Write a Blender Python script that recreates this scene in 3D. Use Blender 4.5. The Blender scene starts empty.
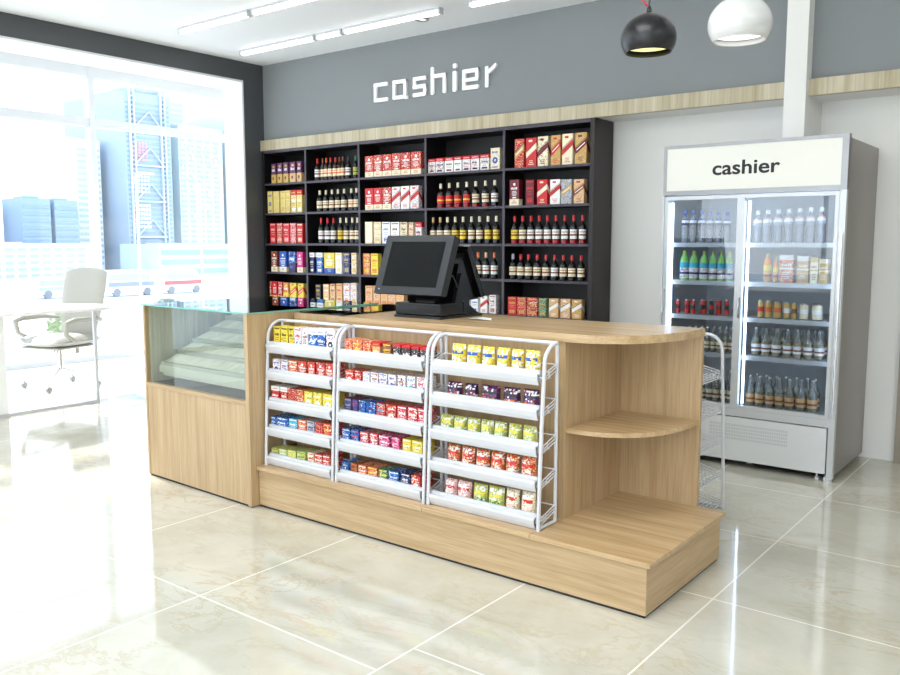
EXPOSURE=0.0; FILL=7; SKY=3.9; SUN=9
import bpy, math, random
from mathutils import Vector, Matrix
random.seed(7)
C = bpy.context.scene.collection
PI = math.pi

# ---------------------------------------------------------------- helpers
def lin(c):
    return tuple(((v/255)/12.92 if v/255 <= .04045 else ((v/255+.055)/1.055)**2.4) for v in c)
class MB:
    """collects shapes in metres; material slots are given per face"""
    def __init__(s): s.v=[]; s.f=[]; s.m=[]; s.sm=[]
    def add(s, vs, fs, m=0, smooth=False):
        o=len(s.v); s.v += [tuple(v) for v in vs]
        for f in fs: s.f.append([o+i for i in f]); s.m.append(m); s.sm.append(smooth)
    def box(s, x0,x1,y0,y1,z0,z1, m=0, b=0.0):
        if b<=0:
            vs=[(x,y,z) for z in (z0,z1) for y in (y0,y1) for x in (x0,x1)]
            s.add(vs,[(0,2,3,1),(4,5,7,6),(0,1,5,4),(2,6,7,3),(0,4,6,2),(1,3,7,5)],m); return
        # chamfered vertical and horizontal edges
        def ring(z,i):
            return [(x0+i,y0,z),(x1-i,y0,z),(x1,y0+i,z),(x1,y1-i,z),(x1-i,y1,z),(x0+i,y1,z),(x0,y1-i,z),(x0,y0+i,z)]
        def inner(z): 
            return [(x0+b+b*.3,y0+b,z),(x1-b-b*.3,y0+b,z),(x1-b,y0+b+b*.3,z),(x1-b,y1-b-b*.3,z),(x1-b-b*.3,y1-b,z),(x0+b+b*.3,y1-b,z),(x0+b,y1-b-b*.3,z),(x0+b,y0+b+b*.3,z)]
        rs=[inner(z0),ring(z0+b,b),ring(z1-b,b),inner(z1)]
        vs=sum(rs,[]); fs=[tuple(range(7,-1,-1)),tuple(range(24,32))]
        for r in range(3):
            for k in range(8):
                a=r*8+k; c=r*8+(k+1)%8; fs.append((a,c,c+8,a+8))
        s.add(vs,fs,m)
    def quad(s,a,b,c,d,m=0): s.add([a,b,c,d],[(0,1,2,3)],m)
    def prism(s, poly, z0, z1, m=0, mtop=None):
        n=len(poly); vs=[(x,y,z0) for x,y in poly]+[(x,y,z1) for x,y in poly]
        s.add(vs,[tuple(range(n-1,-1,-1))],m); s.add(vs,[tuple(range(n,2*n))],m if mtop is None else mtop)
        s.add(vs,[(i,(i+1)%n,n+(i+1)%n,n+i) for i in range(n)],m)
    def extrude_x(s, poly, x0, x1, m=0):      # poly in (y,z)
        n=len(poly); vs=[(x0,y,z) for y,z in poly]+[(x1,y,z) for y,z in poly]
        s.add(vs,[tuple(range(n)),tuple(range(2*n-1,n-1,-1))]+[(i,n+i,n+(i+1)%n,(i+1)%n) for i in range(n)],m)
    def extrude_y(s, poly, y0, y1, m=0):      # poly in (x,z)
        n=len(poly); vs=[(x,y0,z) for x,z in poly]+[(x,y1,z) for x,z in poly]
        s.add(vs,[tuple(range(n)),tuple(range(2*n-1,n-1,-1))]+[(i,n+i,n+(i+1)%n,(i+1)%n) for i in range(n)],m)
    def tube(s, pts, r, m=0, n=8, closed=False):
        pts=[Vector(p) for p in pts]; k=len(pts); rings=[]; up=None
        for i,p in enumerate(pts):
            if closed: t=(pts[(i+1)%k]-pts[i-1])
            elif i==0: t=pts[1]-p
            elif i==k-1: t=p-pts[i-1]
            else: t=(pts[i+1]-p).normalized()+(p-pts[i-1]).normalized()
            t=t.normalized()
            if up is None: up = Vector((0,0,1)) if abs(t.z)<.9 else Vector((0,1,0))
            a=(up-t*up.dot(t))
            if a.length<1e-4: a=Vector((1,0,0))-t*t.x
            a.normalize(); b=t.cross(a); up=a
            rr=r if not isinstance(r,(list,tuple)) else r[i]
            rings.append([p+a*(rr*math.cos(2*PI*j/n))+b*(rr*math.sin(2*PI*j/n)) for j in range(n)])
        vs=[v for R_ in rings for v in R_]; fs=[]
        for i in range(k if closed else k-1):
            o=i*n; q=((i+1)%k)*n
            for j in range(n): fs.append((o+j,o+(j+1)%n,q+(j+1)%n,q+j))
        s.add(vs,fs,m,True)
        if not closed: s.add(vs,[tuple(range(n-1,-1,-1)),tuple(range((k-1)*n,k*n))],m)
    def lathe(s, prof, cx=0,cy=0,cz=0, n=20, m=0, mats=None, smooth=True, caps=True):
        vs=[]; 
        for r,z in prof:
            for j in range(n): vs.append((cx+r*math.cos(2*PI*j/n),cy+r*math.sin(2*PI*j/n),cz+z))
        for i in range(len(prof)-1):
            mm = mats[i] if mats else m
            s.add(vs[i*n:(i+2)*n],[(j,(j+1)%n,n+(j+1)%n,n+j) for j in range(n)],mm,smooth)
        if caps:
            if prof[0][0]>1e-5: s.add(vs[:n],[tuple(range(n-1,-1,-1))],mats[0] if mats else m)
            if prof[-1][0]>1e-5: s.add(vs[-n:],[tuple(range(n))],mats[-1] if mats else m)
    def mesh(s, name, mats):
        me=bpy.data.meshes.new(name); me.from_pydata(s.v,[],s.f); me.update()
        if not isinstance(mats,(list,tuple)): mats=[mats]
        for m in mats: me.materials.append(m)
        me.polygons.foreach_set('material_index',s.m); me.polygons.foreach_set('use_smooth',s.sm); me.update()
        return me
def obj(name, mb, mats, parent=None, loc=None, me=None, smooth_weld=False):
    me = me or mb.mesh(name, mats)
    o=bpy.data.objects.new(name, me); C.objects.link(o)
    if parent: o.parent=parent
    if loc: o.location=loc
    return o
def thing(name, label, cat, loc=(0,0,0), rz=0, group=None):
    o=bpy.data.objects.new(name,None); C.objects.link(o); o.empty_display_size=.1
    o.location=loc; o.rotation_euler=(0,0,rz); return tag(o,label,cat,group)
def tag(o,label,cat,group=None):
    o['label']=label; o['category']=cat
    if group: o['group']=group
    return o
def struct(name, mb, mats, parent=None, loc=None):
    o=obj(name,mb,mats,parent,loc)
    if not parent: o['kind']='structure'
    return o
def copy_tree(o, parent=None, loc=None):
    c=o.copy(); C.objects.link(c)
    if parent: c.parent=parent
    if loc: c.location=loc
    for ch in [k for k in C.objects if k.parent==o]: copy_tree(ch,c)
    return c

# ---------------------------------------------------------------- materials
def new_mat(name):
    m=bpy.data.materials.new(name); m.use_nodes=True; return m, m.node_tree, m.node_tree.nodes['Principled BSDF']
_mc={}
def M(rgb, rough=.5, metal=0, spec=.5, emit=None, es=0, coat=0, name=None, noise=0):
    key=(tuple(rgb),rough,metal,spec,emit,es,coat,noise)
    if key in _mc: return _mc[key]
    m,nt,b=new_mat(name or 'paint'); c=lin(rgb)
    b.inputs['Base Color'].default_value=(*c,1); b.inputs['Roughness'].default_value=rough
    b.inputs['Metallic'].default_value=metal; b.inputs['Specular IOR Level'].default_value=spec
    b.inputs['Coat Weight'].default_value=coat
    if emit: b.inputs['Emission Color'].default_value=(*lin(emit),1); b.inputs['Emission Strength'].default_value=es
    if noise:
        tc=nt.nodes.new('ShaderNodeTexCoord'); n=nt.nodes.new('ShaderNodeTexNoise'); n.inputs['Scale'].default_value=3
        n.inputs['Detail'].default_value=6
        mx=nt.nodes.new('ShaderNodeMix'); mx.data_type='RGBA'; mx.inputs[6].default_value=(*c,1); mx.inputs[7].default_value=(*[v*(1-noise) for v in c],1)
        nt.links.new(tc.outputs['Object'],n.inputs['Vector']); nt.links.new(n.outputs['Fac'],mx.inputs[0]); nt.links.new(mx.outputs[2],b.inputs['Base Color'])
    _mc[key]=m; return m
def wood(name, axis, light, dark, rough=.38, scale=1.0, coat=0.0):
    m,nt,b=new_mat(name); N=nt.nodes; L=nt.links
    tc=N.new('ShaderNodeTexCoord'); mp=N.new('ShaderNodeMapping')
    sc=[26*scale]*3; sc['xyz'.index(axis)]=1.1*scale; mp.inputs['Scale'].default_value=sc
    n1=N.new('ShaderNodeTexNoise'); n1.inputs['Scale'].default_value=1; n1.inputs['Detail'].default_value=7; n1.inputs['Roughness'].default_value=.62; n1.inputs['Distortion'].default_value=.35
    mp2=N.new('ShaderNodeMapping'); sc2=[150*scale]*3; sc2['xyz'.index(axis)]=5*scale; mp2.inputs['Scale'].default_value=sc2
    n2=N.new('ShaderNodeTexNoise'); n2.inputs['Scale'].default_value=1; n2.inputs['Detail'].default_value=3
    r=N.new('ShaderNodeValToRGB'); r.color_ramp.elements[0].position=.34; r.color_ramp.elements[1].position=.68
    r.color_ramp.elements[0].color=(*lin(dark),1); r.color_ramp.elements[1].color=(*lin(light),1)
    mul=N.new('ShaderNodeMix'); mul.data_type='RGBA'; mul.blend_type='MULTIPLY'; mul.inputs[0].default_value=.35
    r2=N.new('ShaderNodeValToRGB'); r2.color_ramp.elements[0].position=.35; r2.color_ramp.elements[0].color=(.62,.55,.45,1); r2.color_ramp.elements[1].position=.55; r2.color_ramp.elements[1].color=(1,1,1,1)
    L.new(tc.outputs['Object'],mp.inputs['Vector']); L.new(mp.outputs[0],n1.inputs['Vector']); L.new(n1.outputs['Fac'],r.inputs[0])
    L.new(tc.outputs['Object'],mp2.inputs['Vector']); L.new(mp2.outputs[0],n2.inputs['Vector']); L.new(n2.outputs['Fac'],r2.inputs[0])
    L.new(r.outputs[0],mul.inputs[6]); L.new(r2.outputs[0],mul.inputs[7]); L.new(mul.outputs[2],b.inputs['Base Color'])
    b.inputs['Roughness'].default_value=rough; b.inputs['Coat Weight'].default_value=coat; b.inputs['Coat Roughness'].default_value=.15
    bp=N.new('ShaderNodeBump'); bp.inputs['Strength'].default_value=.06; L.new(n2.outputs['Fac'],bp.inputs['Height']); L.new(bp.outputs[0],b.inputs['Normal'])
    return m
def glass(name, tint, refl=1.0, base=0.0, rough=0.0, haze=0.0):
    """thin pane: clear with Fresnel reflection, tinted"""
    m=bpy.data.materials.new(name); m.use_nodes=True; nt=m.node_tree; N=nt.nodes; L=nt.links; N.clear()
    out=N.new('ShaderNodeOutputMaterial'); t=N.new('ShaderNodeBsdfTransparent'); t.inputs[0].default_value=(*tint,1)
    g=N.new('ShaderNodeBsdfGlossy'); g.inputs['Roughness'].default_value=rough
    f=N.new('ShaderNodeFresnel'); f.inputs[0].default_value=1.5
    mt=N.new('ShaderNodeMath'); mt.operation='MULTIPLY_ADD'; mt.inputs[1].default_value=refl; mt.inputs[2].default_value=base; mt.use_clamp=True
    mx=N.new('ShaderNodeMixShader'); L.new(f.outputs[0],mt.inputs[0]); L.new(mt.outputs[0],mx.inputs[0]); L.new(t.outputs[0],mx.inputs[1]); L.new(g.outputs[0],mx.inputs[2])
    last=mx
    if haze>0:
        d=N.new('ShaderNodeBsdfDiffuse'); d.inputs[0].default_value=(*tint,1); m2=N.new('ShaderNodeMixShader'); m2.inputs[0].default_value=haze
        L.new(mx.outputs[0],m2.inputs[1]); L.new(d.outputs[0],m2.inputs[2]); last=m2
    L.new(last.outputs[0],out.inputs[0]); return m

OAK_L,OAK_D=(197,170,131),(175,146,107)
oak_x=wood('oak veneer long grain','x',OAK_L,OAK_D); oak_z=wood('oak veneer upright grain','z',OAK_L,OAK_D); oak_y=wood('oak veneer end grain','y',OAK_L,OAK_D)
oak_top=wood('oak worktop','x',(205,177,136),(180,149,107),rough=.25)
pale_z=wood('pale oak fascia','z',(206,197,172),(172,160,130),rough=.5,scale=.5)
grey_y=wood('grey laminated shelf wood','y',(205,207,190),(168,170,150),rough=.4,scale=.6)
grey_z=wood('grey laminated case wood','z',(200,200,182),(165,165,146),rough=.4,scale=.6)
white_metal=M((208,209,212),.3,name='white powder coat')
steel=M((190,192,194),.3,1,name='brushed steel'); steel_d=M((150,150,150),.35,.9,name='dark steel')
chrome=M((225,225,228),.12,1,name='chrome')
silver=M((205,208,210),.35,.35,name='silver paint')
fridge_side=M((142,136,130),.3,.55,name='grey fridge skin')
white_p=M((232,231,226),.6,name='white wall paint',noise=.02)
ceil_m=M((238,240,242),.7,name='ceiling paint')
grey_wall=M((134,138,140),.75,name='grey wall paint',noise=.05)
portal_m=M((74,77,80),.35,name='charcoal gloss cladding')
dark_wood=M((15,11,13),.5,name='dark stained shelving',noise=.2); dark_edge=M((66,58,68),.4,name='dark shelving edge')
black_gloss=M((7,7,8),.2,name='black gloss plastic'); black_p=M((24,25,28),.42,name='black plastic'); bezel_m=M((22,26,31),.45,name='slate plastic bezel')
screen_m=M((10,12,15),.12,0,.2,name='switched off screen')
gl_clear=glass('clear glass',(.93,.97,.95),1.0); gl_top=glass('thick display glass',(.90,.93,.91),1.3,.02); gl_front=glass('case front glass',(.95,.97,.95),.15)
gl_edge=M((120,190,170),.15,name='green glass edge'); gl_win=glass('window glass',(.96,.98,1),.5)
gl_door=glass('cooler door glass',(.93,.96,.98),.9,.03)
DATA = {
 's11': ('x', [(-6.608,0.062,0.192,'split:VH'), (-6.517,0.065,0.194,'split:VH'), (-6.428,0.064,0.195,'split:VH'), (-6.329,0.077,0.195,'split:VT'), (-6.234,0.058,0.196,'split:VT')]),
 's12': ('x', [(-6.675,0.077,0.216,'dot:yB'), (-6.577,0.082,0.214,'plain:yT'), (-6.478,0.068,0.214,'plain:yH'), (-6.407,0.064,0.216,'plain:yH'), (-6.322,0.073,0.216,'top:yR'), (-6.239,0.072,0.216,'top:yR')]),
 's13': ('x', [(-6.639,0.083,0.201,'plain:RP'), (-6.539,0.08,0.2,'plain:RP'), (-6.439,0.088,0.198,'plain:RP'), (-6.34,0.083,0.197,'plain:QP'), (-6.242,0.078,0.195,'plain:RC')]),
 's14': ('x', [(-6.628,0.092,0.204,'band:DC'), (-6.498,0.101,0.203,'band:BC'), (-6.363,0.094,0.2,'split:BV'), (-6.25,0.079,0.2,'band:MC')]),
 's15': ('x', [(-6.722,0.075,0.187,'band:RY'), (-6.631,0.069,0.185,'band:RY'), (-6.55,0.057,0.182,'band:RY'), (-6.464,0.07,0.179,'split:OY'), (-6.356,0.088,0.178,'diag:YR'), (-6.244,0.079,0.176,'diag:YR')]),
 's21': ('b', [(-6.008,0.059,0.209,'RWE'), (-5.93,0.058,0.207,'EOE'), (-5.881,0.058,0.208,'OOE'), (-5.827,0.057,0.208,'ROE'), (-5.764,0.056,0.207,'ROE'), (-5.705,0.056,0.206,'EOE'), (-5.661,0.055,0.207,'EOE'), (-5.599,0.055,0.206,'KWK'), (-5.501,0.054,0.203,'GLK')]),
 's22': ('b', [(-5.986,0.065,0.202,'CCK'), (-5.901,0.063,0.202,'CCK'), (-5.819,0.063,0.203,'CCK'), (-5.739,0.062,0.204,'CCK'), (-5.658,0.061,0.205,'CCK'), (-5.566,0.061,0.205,'COK'), (-5.498,0.059,0.206,'COK')]),
 's23': ('b', [(-5.971,0.062,0.242,'RWK'), (-5.885,0.062,0.24,'RWK'), (-5.804,0.06,0.24,'RWK'), (-5.711,0.06,0.24,'CYK'), (-5.633,0.059,0.239,'CCK'), (-5.554,0.057,0.239,'CCK'), (-5.49,0.057,0.238,'CCK')]),
 's24': ('x', [(-6.086,0.072,0.194,'top:NW'), (-5.974,0.079,0.194,'top:BW'), (-5.84,0.134,0.195,'band:YB'), (-5.715,0.079,0.195,'plain:WY'), (-5.611,0.074,0.195,'plain:NH'), (-5.515,0.061,0.196,'plain:CH')]),
 's25': ('x', [(-5.998,0.066,0.174,'plain:KH'), (-5.889,0.075,0.18,'plain:TW'), (-5.801,0.063,0.185,'plain:TE'), (-5.712,0.072,0.191,'plain:TR'), (-5.615,0.078,0.197,'plain:WO'), (-5.524,0.075,0.202,'plain:WT')]),
 's31': ('x', [(-5.309,0.098,0.188,'band:RC'), (-5.203,0.094,0.19,'band:RC'), (-5.093,0.104,0.19,'band:RC'), (-4.983,0.098,0.192,'band:RC'), (-4.874,0.101,0.192,'band:RC'), (-4.758,0.109,0.192,'band:RC')]),
 's32': ('x', [(-5.313,0.098,0.194,'band:RC'), (-5.207,0.095,0.194,'band:RC'), (-5.099,0.098,0.195,'band:RC'), (-4.99,0.094,0.196,'diag:WR'), (-4.884,0.094,0.197,'diag:WR'), (-4.777,0.093,0.197,'diag:WR')]),
 's33': ('x', [(-5.323,0.088,0.195,'plain:CW'), (-5.216,0.083,0.192,'plain:CT'), (-5.111,0.088,0.19,'plain:WB'), (-5.003,0.094,0.188,'plain:WE'), (-4.904,0.073,0.186,'plain:CE'), (-4.816,0.043,0.183,'plain:CR'), (-4.732,0.067,0.182,'top:WR')]),
 's34': ('x', [(-5.356,0.08,0.191,'plain:OY'), (-5.255,0.085,0.192,'plain:YO')]),
 's35': ('x', [(-5.328,0.087,0.183,'plain:TO'), (-5.231,0.082,0.184,'plain:TO'), (-5.14,0.081,0.186,'plain:TO'), (-5.047,0.088,0.186,'plain:TO'), (-4.949,0.088,0.188,'plain:TO')]),
 's41': ('x', [(-4.585,0.076,0.119,'top:WR'), (-4.497,0.082,0.121,'top:WR'), (-4.399,0.086,0.121,'top:WR'), (-4.306,0.076,0.122,'top:WR'), (-4.217,0.076,0.122,'top:WR'), (-4.13,0.081,0.123,'top:WR'), (-4.034,0.085,0.123,'top:WR')]),
 's41t': ('x', [(-3.929,0.087,0.168,'dot:CB')]),
 's42': ('b', [(-4.511,0.067,0.204,'CRF'), (-4.419,0.066,0.206,'CRF'), (-4.328,0.066,0.206,'CRF'), (-4.235,0.064,0.208,'CRF'), (-4.143,0.063,0.209,'CCF'), (-4.045,0.062,0.21,'CCF'), (-3.952,0.061,0.21,'CWK')]),
 's43': ('b', [(-4.595,0.066,0.222,'TCK'), (-4.516,0.066,0.223,'TCK'), (-4.438,0.065,0.223,'CCK'), (-4.355,0.064,0.223,'CYK'), (-4.271,0.062,0.223,'CYK'), (-4.184,0.062,0.223,'CCK'), (-4.101,0.061,0.223,'CCK'), (-4.016,0.06,0.223,'CYK'), (-3.934,0.059,0.223,'CYK')]),
 's44': ('b', [(-4.187,0.064,0.214,'TWK'), (-4.115,0.063,0.213,'OCK'), (-4.036,0.062,0.212,'TWK'), (-3.952,0.061,0.212,'OWK')]),
 's45': ('x', [(-4.204,0.049,0.116,'plain:WE'), (-4.129,0.068,0.127,'plain:WB'), (-4.035,0.067,0.139,'diag:WR'), (-3.947,0.066,0.15,'plain:WE')]),
 's51': ('x', [(-3.7,0.083,0.221,'diag:RH'), (-3.59,0.091,0.222,'diag:RC'), (-3.485,0.089,0.225,'diag:CD'), (-3.371,0.08,0.225,'diag:HR'), (-3.269,0.089,0.228,'diag:CR'), (-3.155,0.095,0.228,'diag:HD')]),
 's52': ('x', [(-3.743,0.088,0.201,'band:DC'), (-3.599,0.073,0.195,'plain:DR'), (-3.486,0.089,0.191,'diag:RC'), (-3.372,0.085,0.187,'diag:WR'), (-3.273,0.088,0.183,'diag:SH'), (-3.165,0.087,0.179,'diag:TE')]),
 's53': ('b', [(-3.757,0.064,0.219,'RYF'), (-3.681,0.064,0.219,'RCF'), (-3.604,0.063,0.218,'RWF'), (-3.528,0.062,0.218,'RWF'), (-3.452,0.061,0.217,'RWF'), (-3.376,0.06,0.217,'RWF'), (-3.298,0.059,0.216,'RWF'), (-3.221,0.058,0.216,'RWF'), (-3.144,0.057,0.215,'RWF')]),
 's54': ('b', [(-3.771,0.067,0.201,'SCK'), (-3.697,0.066,0.2,'RCK'), (-3.623,0.065,0.2,'RCK'), (-3.543,0.065,0.199,'RCK'), (-3.462,0.063,0.198,'RCK'), (-3.384,0.062,0.198,'RWK'), (-3.306,0.061,0.197,'RCK'), (-3.231,0.061,0.196,'RCK'), (-3.151,0.059,0.196,'RCK')]),
 's55': ('x', [(-3.756,0.079,0.144,'plain:RH'), (-3.665,0.083,0.144,'plain:RH'), (-3.566,0.095,0.144,'plain:RH'), (-3.47,0.068,0.144,'plain:GH'), (-3.371,0.08,0.145,'diag:TW'), (-3.267,0.082,0.146,'diag:TW'), (-3.167,0.083,0.146,'diag:HW')]),
 'r11': ('x', [(-3.411,0.046,0.121,'plain:YK'), (-3.353,0.051,0.121,'plain:YK'), (-3.299,0.034,0.123,'plain:YK'), (-3.251,0.05,0.123,'plain:WR'), (-3.197,0.04,0.123,'band:WM'), (-3.139,0.057,0.125,'top:BW'), (-3.078,0.054,0.126,'top:BW'), (-3.012,0.058,0.128,'dot:WK')]),
 'r12': ('x', [(-3.418,0.055,0.094,'dot:WB'), (-3.355,0.048,0.095,'plain:WB'), (-3.288,0.064,0.097,'plain:OW'), (-3.218,0.058,0.099,'band:RY'), (-3.15,0.05,0.101,'band:RL'), (-3.083,0.057,0.103,'band:RL'), (-3.02,0.05,0.105,'band:RL')]),
 'r13': ('x', [(-3.427,0.062,0.102,'top:RW'), (-3.359,0.05,0.102,'top:RW'), (-3.292,0.063,0.102,'plain:RE'), (-3.232,0.045,0.102,'plain:OE'), (-3.173,0.059,0.101,'dot:YW'), (-3.106,0.059,0.102,'dot:YW'), (-3.032,0.069,0.103,'dot:YW')]),
 'r14': ('x', [(-3.458,0.061,0.082,'plain:BW'), (-3.375,0.082,0.085,'plain:BW'), (-3.289,0.062,0.09,'plain:AW'), (-3.221,0.059,0.092,'plain:OW'), (-3.157,0.051,0.094,'plain:SN'), (-3.096,0.053,0.095,'plain:RD'), (-3.035,0.052,0.097,'plain:RY')]),
 'r15': ('x', [(-3.44,0.062,0.068,'plain:LE'), (-3.37,0.061,0.072,'plain:LW'), (-3.301,0.064,0.076,'plain:LY'), (-3.229,0.061,0.08,'plain:LG'), (-3.157,0.043,0.085,'plain:CR'), (-3.099,0.051,0.087,'plain:RW'), (-3.042,0.053,0.09,'plain:RW')]),
 'r21': ('x', [(-2.889,0.049,0.092,'plain:OR'), (-2.83,0.058,0.091,'dot:OY'), (-2.766,0.047,0.09,'plain:OR'), (-2.705,0.048,0.089,'top:HR'), (-2.637,0.052,0.088,'plain:EY'), (-2.577,0.042,0.088,'topr:KR'), (-2.52,0.046,0.087,'topr:KR'), (-2.464,0.04,0.086,'topr:KR'), (-2.412,0.04,0.085,'topr:KR')]),
 'r22': ('x', [(-2.88,0.053,0.088,'dot:RW'), (-2.824,0.041,0.088,'dot:RW'), (-2.769,0.042,0.088,'plain:WS'), (-2.715,0.046,0.089,'plain:WE'), (-2.659,0.046,0.09,'plain:WB'), (-2.603,0.045,0.09,'dot:WB'), (-2.544,0.046,0.092,'band:WA'), (-2.486,0.045,0.093,'dot:WA'), (-2.427,0.046,0.094,'plain:WR')]),
 'r23': ('x', [(-2.891,0.047,0.099,'plain:VA'), (-2.842,0.034,0.098,'plain:VB'), (-2.796,0.041,0.097,'plain:BV'), (-2.737,0.054,0.098,'plain:BV'), (-2.673,0.053,0.099,'plain:RA'), (-2.607,0.057,0.1,'dot:RW'), (-2.54,0.053,0.102,'plain:QW'), (-2.476,0.053,0.104,'plain:QW'), (-2.423,0.036,0.104,'plain:QW')]),
 'r24': ('x', [(-2.903,0.05,0.092,'plain:BW'), (-2.842,0.048,0.092,'plain:BO'), (-2.781,0.05,0.091,'plain:QW'), (-2.718,0.049,0.092,'plain:QW'), (-2.651,0.062,0.092,'plain:MW'), (-2.579,0.047,0.094,'plain:MP'), (-2.509,0.049,0.096,'plain:YW'), (-2.447,0.061,0.096,'plain:YW')]),
 'r25': ('x', [(-2.917,0.061,0.079,'dot:BL'), (-2.848,0.043,0.08,'plain:EO'), (-2.792,0.051,0.08,'plain:OW'), (-2.726,0.059,0.081,'plain:OY'), (-2.657,0.053,0.082,'plain:GY'), (-2.59,0.057,0.084,'plain:BW'), (-2.516,0.055,0.087,'plain:NW'), (-2.452,0.053,0.088,'dot:RW')]),
 'r31': ('g', [(-2.232,0.074,0.116,'bag:YBW'), (-2.151,0.069,0.116,'bag:YBW'), (-2.073,0.062,0.115,'bag:YBW'), (-1.994,0.062,0.116,'bag:YBW'), (-1.923,0.055,0.115,'bag:YBW'), (-1.849,0.069,0.116,'bag:YBW')]),
 'r32': ('g', [(-2.252,0.075,0.091,'bag:VKO'), (-2.161,0.068,0.091,'bag:VKO'), (-2.058,0.095,0.094,'bag:VKO'), (-1.95,0.083,0.096,'bag:VKO'), (-1.853,0.077,0.099,'bag:VKO')]),
 'r33': ('g', [(-2.294,0.068,0.091,'bag:LYW'), (-2.218,0.066,0.092,'bag:LYW'), (-2.144,0.064,0.093,'bag:LYW'), (-2.071,0.062,0.094,'bag:LYW'), (-2.002,0.061,0.095,'bag:LYW'), (-1.929,0.06,0.096,'bag:LYW'), (-1.855,0.062,0.098,'bag:LYW')]),
 'r34': ('g', [(-2.251,0.062,0.105,'bag:ORW'), (-2.171,0.065,0.106,'bag:ORW'), (-2.093,0.067,0.106,'bag:ORW'), (-2.013,0.066,0.108,'bag:ORW'), (-1.937,0.063,0.109,'bag:ORW'), (-1.857,0.067,0.111,'bag:ORW')]),
 'r35': ('g', [(-2.264,0.062,0.102,'bag:PRW'), (-2.188,0.073,0.104,'bag:PRW'), (-2.101,0.071,0.107,'bag:LYG'), (-2.017,0.081,0.11,'bag:LYG'), (-1.933,0.065,0.114,'bag:CRP'), (-1.854,0.066,0.117,'bag:CRP')]),
 'f11': ('w', [(-2.184,0.046,0.206,'BWI'), (-2.13,0.045,0.204,'BWI'), (-2.074,0.045,0.202,'BWI'), (-2.018,0.044,0.198,'BWI'), (-1.965,0.044,0.197,'BWI'), (-1.911,0.043,0.194,'BWI')]),
 'f12': ('p', [(-2.183,0.052,0.188,'LAG'), (-2.119,0.051,0.187,'LAG'), (-2.051,0.05,0.186,'LAG'), (-1.992,0.05,0.184,'LAG'), (-1.938,0.049,0.183,'LAG'), (-1.887,0.048,0.181,'LAG')]),
 'f13': ('c', [(-2.21,0.027,0.093,'can:RK'), (-2.149,0.038,0.095,'can:RD'), (-2.104,0.021,0.097,'can:RK'), (-2.042,0.04,0.099,'can:RK'), (-1.987,0.028,0.101,'can:KR'), (-1.943,0.036,0.103,'can:RD'), (-1.889,0.028,0.105,'can:RK')]),
 'f14': ('g2', [(-2.17,0.035,0.153,'SCI'), (-2.13,0.034,0.155,'SCI'), (-2.089,0.034,0.155,'SCI'), (-2.05,0.033,0.156,'SCI'), (-2.01,0.033,0.157,'SCI'), (-1.97,0.032,0.158,'SCI'), (-1.931,0.032,0.159,'SCI'), (-1.892,0.032,0.159,'SCI'), (-1.854,0.032,0.16,'SCI')]),
 'f15': ('g2', [(-2.034,0.039,0.197,'SCI'), (-1.987,0.038,0.2,'SCI'), (-1.941,0.038,0.203,'SCI'), (-1.895,0.037,0.205,'SCI'), (-1.851,0.037,0.208,'SCI')]),
 'f21': ('w', [(-1.721,0.05,0.193,'SWI'), (-1.661,0.05,0.196,'SWI'), (-1.599,0.049,0.198,'SWI'), (-1.537,0.048,0.201,'SWI'), (-1.474,0.048,0.204,'SWI'), (-1.411,0.047,0.206,'SWI'), (-1.351,0.045,0.208,'SWI')]),
 'f22': ('p', [(-1.649,0.053,0.174,'HOO'), (-1.597,0.031,0.153,'HOO')]),
 'f22t': ('x', [(-1.532,0.08,0.166,'carton:OW'), (-1.437,0.063,0.159,'carton:HW'), (-1.372,0.042,0.152,'carton:CH'), (-1.32,0.046,0.144,'carton:HC')]),
 'f23': ('c', [(-1.677,0.038,0.111,'can:HR'), (-1.63,0.039,0.109,'can:HO'), (-1.577,0.048,0.107,'can:HO'), (-1.521,0.04,0.105,'can:HW'), (-1.478,0.03,0.103,'can:HE'), (-1.424,0.058,0.101,'can:CW'), (-1.35,0.06,0.101,'can:CW')]),
 'f24': ('g2', [(-1.702,0.053,0.174,'SWH'), (-1.64,0.052,0.174,'SWH'), (-1.577,0.052,0.174,'SWH'), (-1.511,0.051,0.175,'SWH'), (-1.453,0.05,0.175,'SWH'), (-1.392,0.05,0.175,'SWH'), (-1.328,0.049,0.175,'SWH')]),
 'f25': ('g2', [(-1.724,0.049,0.198,'STI'), (-1.667,0.049,0.196,'STI'), (-1.605,0.048,0.196,'STI'), (-1.548,0.048,0.196,'STI'), (-1.487,0.047,0.196,'STI'), (-1.421,0.046,0.198,'STI'), (-1.355,0.045,0.198,'STI')]),
}
# ---------------------------------------------------------------- camera
cam=bpy.data.cameras.new('camera'); cam.sensor_width=36; cam.lens=843/900*36; cam.clip_end=600
co=bpy.data.objects.new('camera',cam); C.objects.link(co); co.location=(0,0,1.4); co.rotation_euler=(PI/2-.1126,0,.6617)
bpy.context.scene.camera=co
vs=bpy.context.scene.view_settings; vs.view_transform='Standard'; vs.look='None'; vs.gamma=1; vs.exposure=EXPOSURE; vs.use_curve_mapping=False

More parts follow.
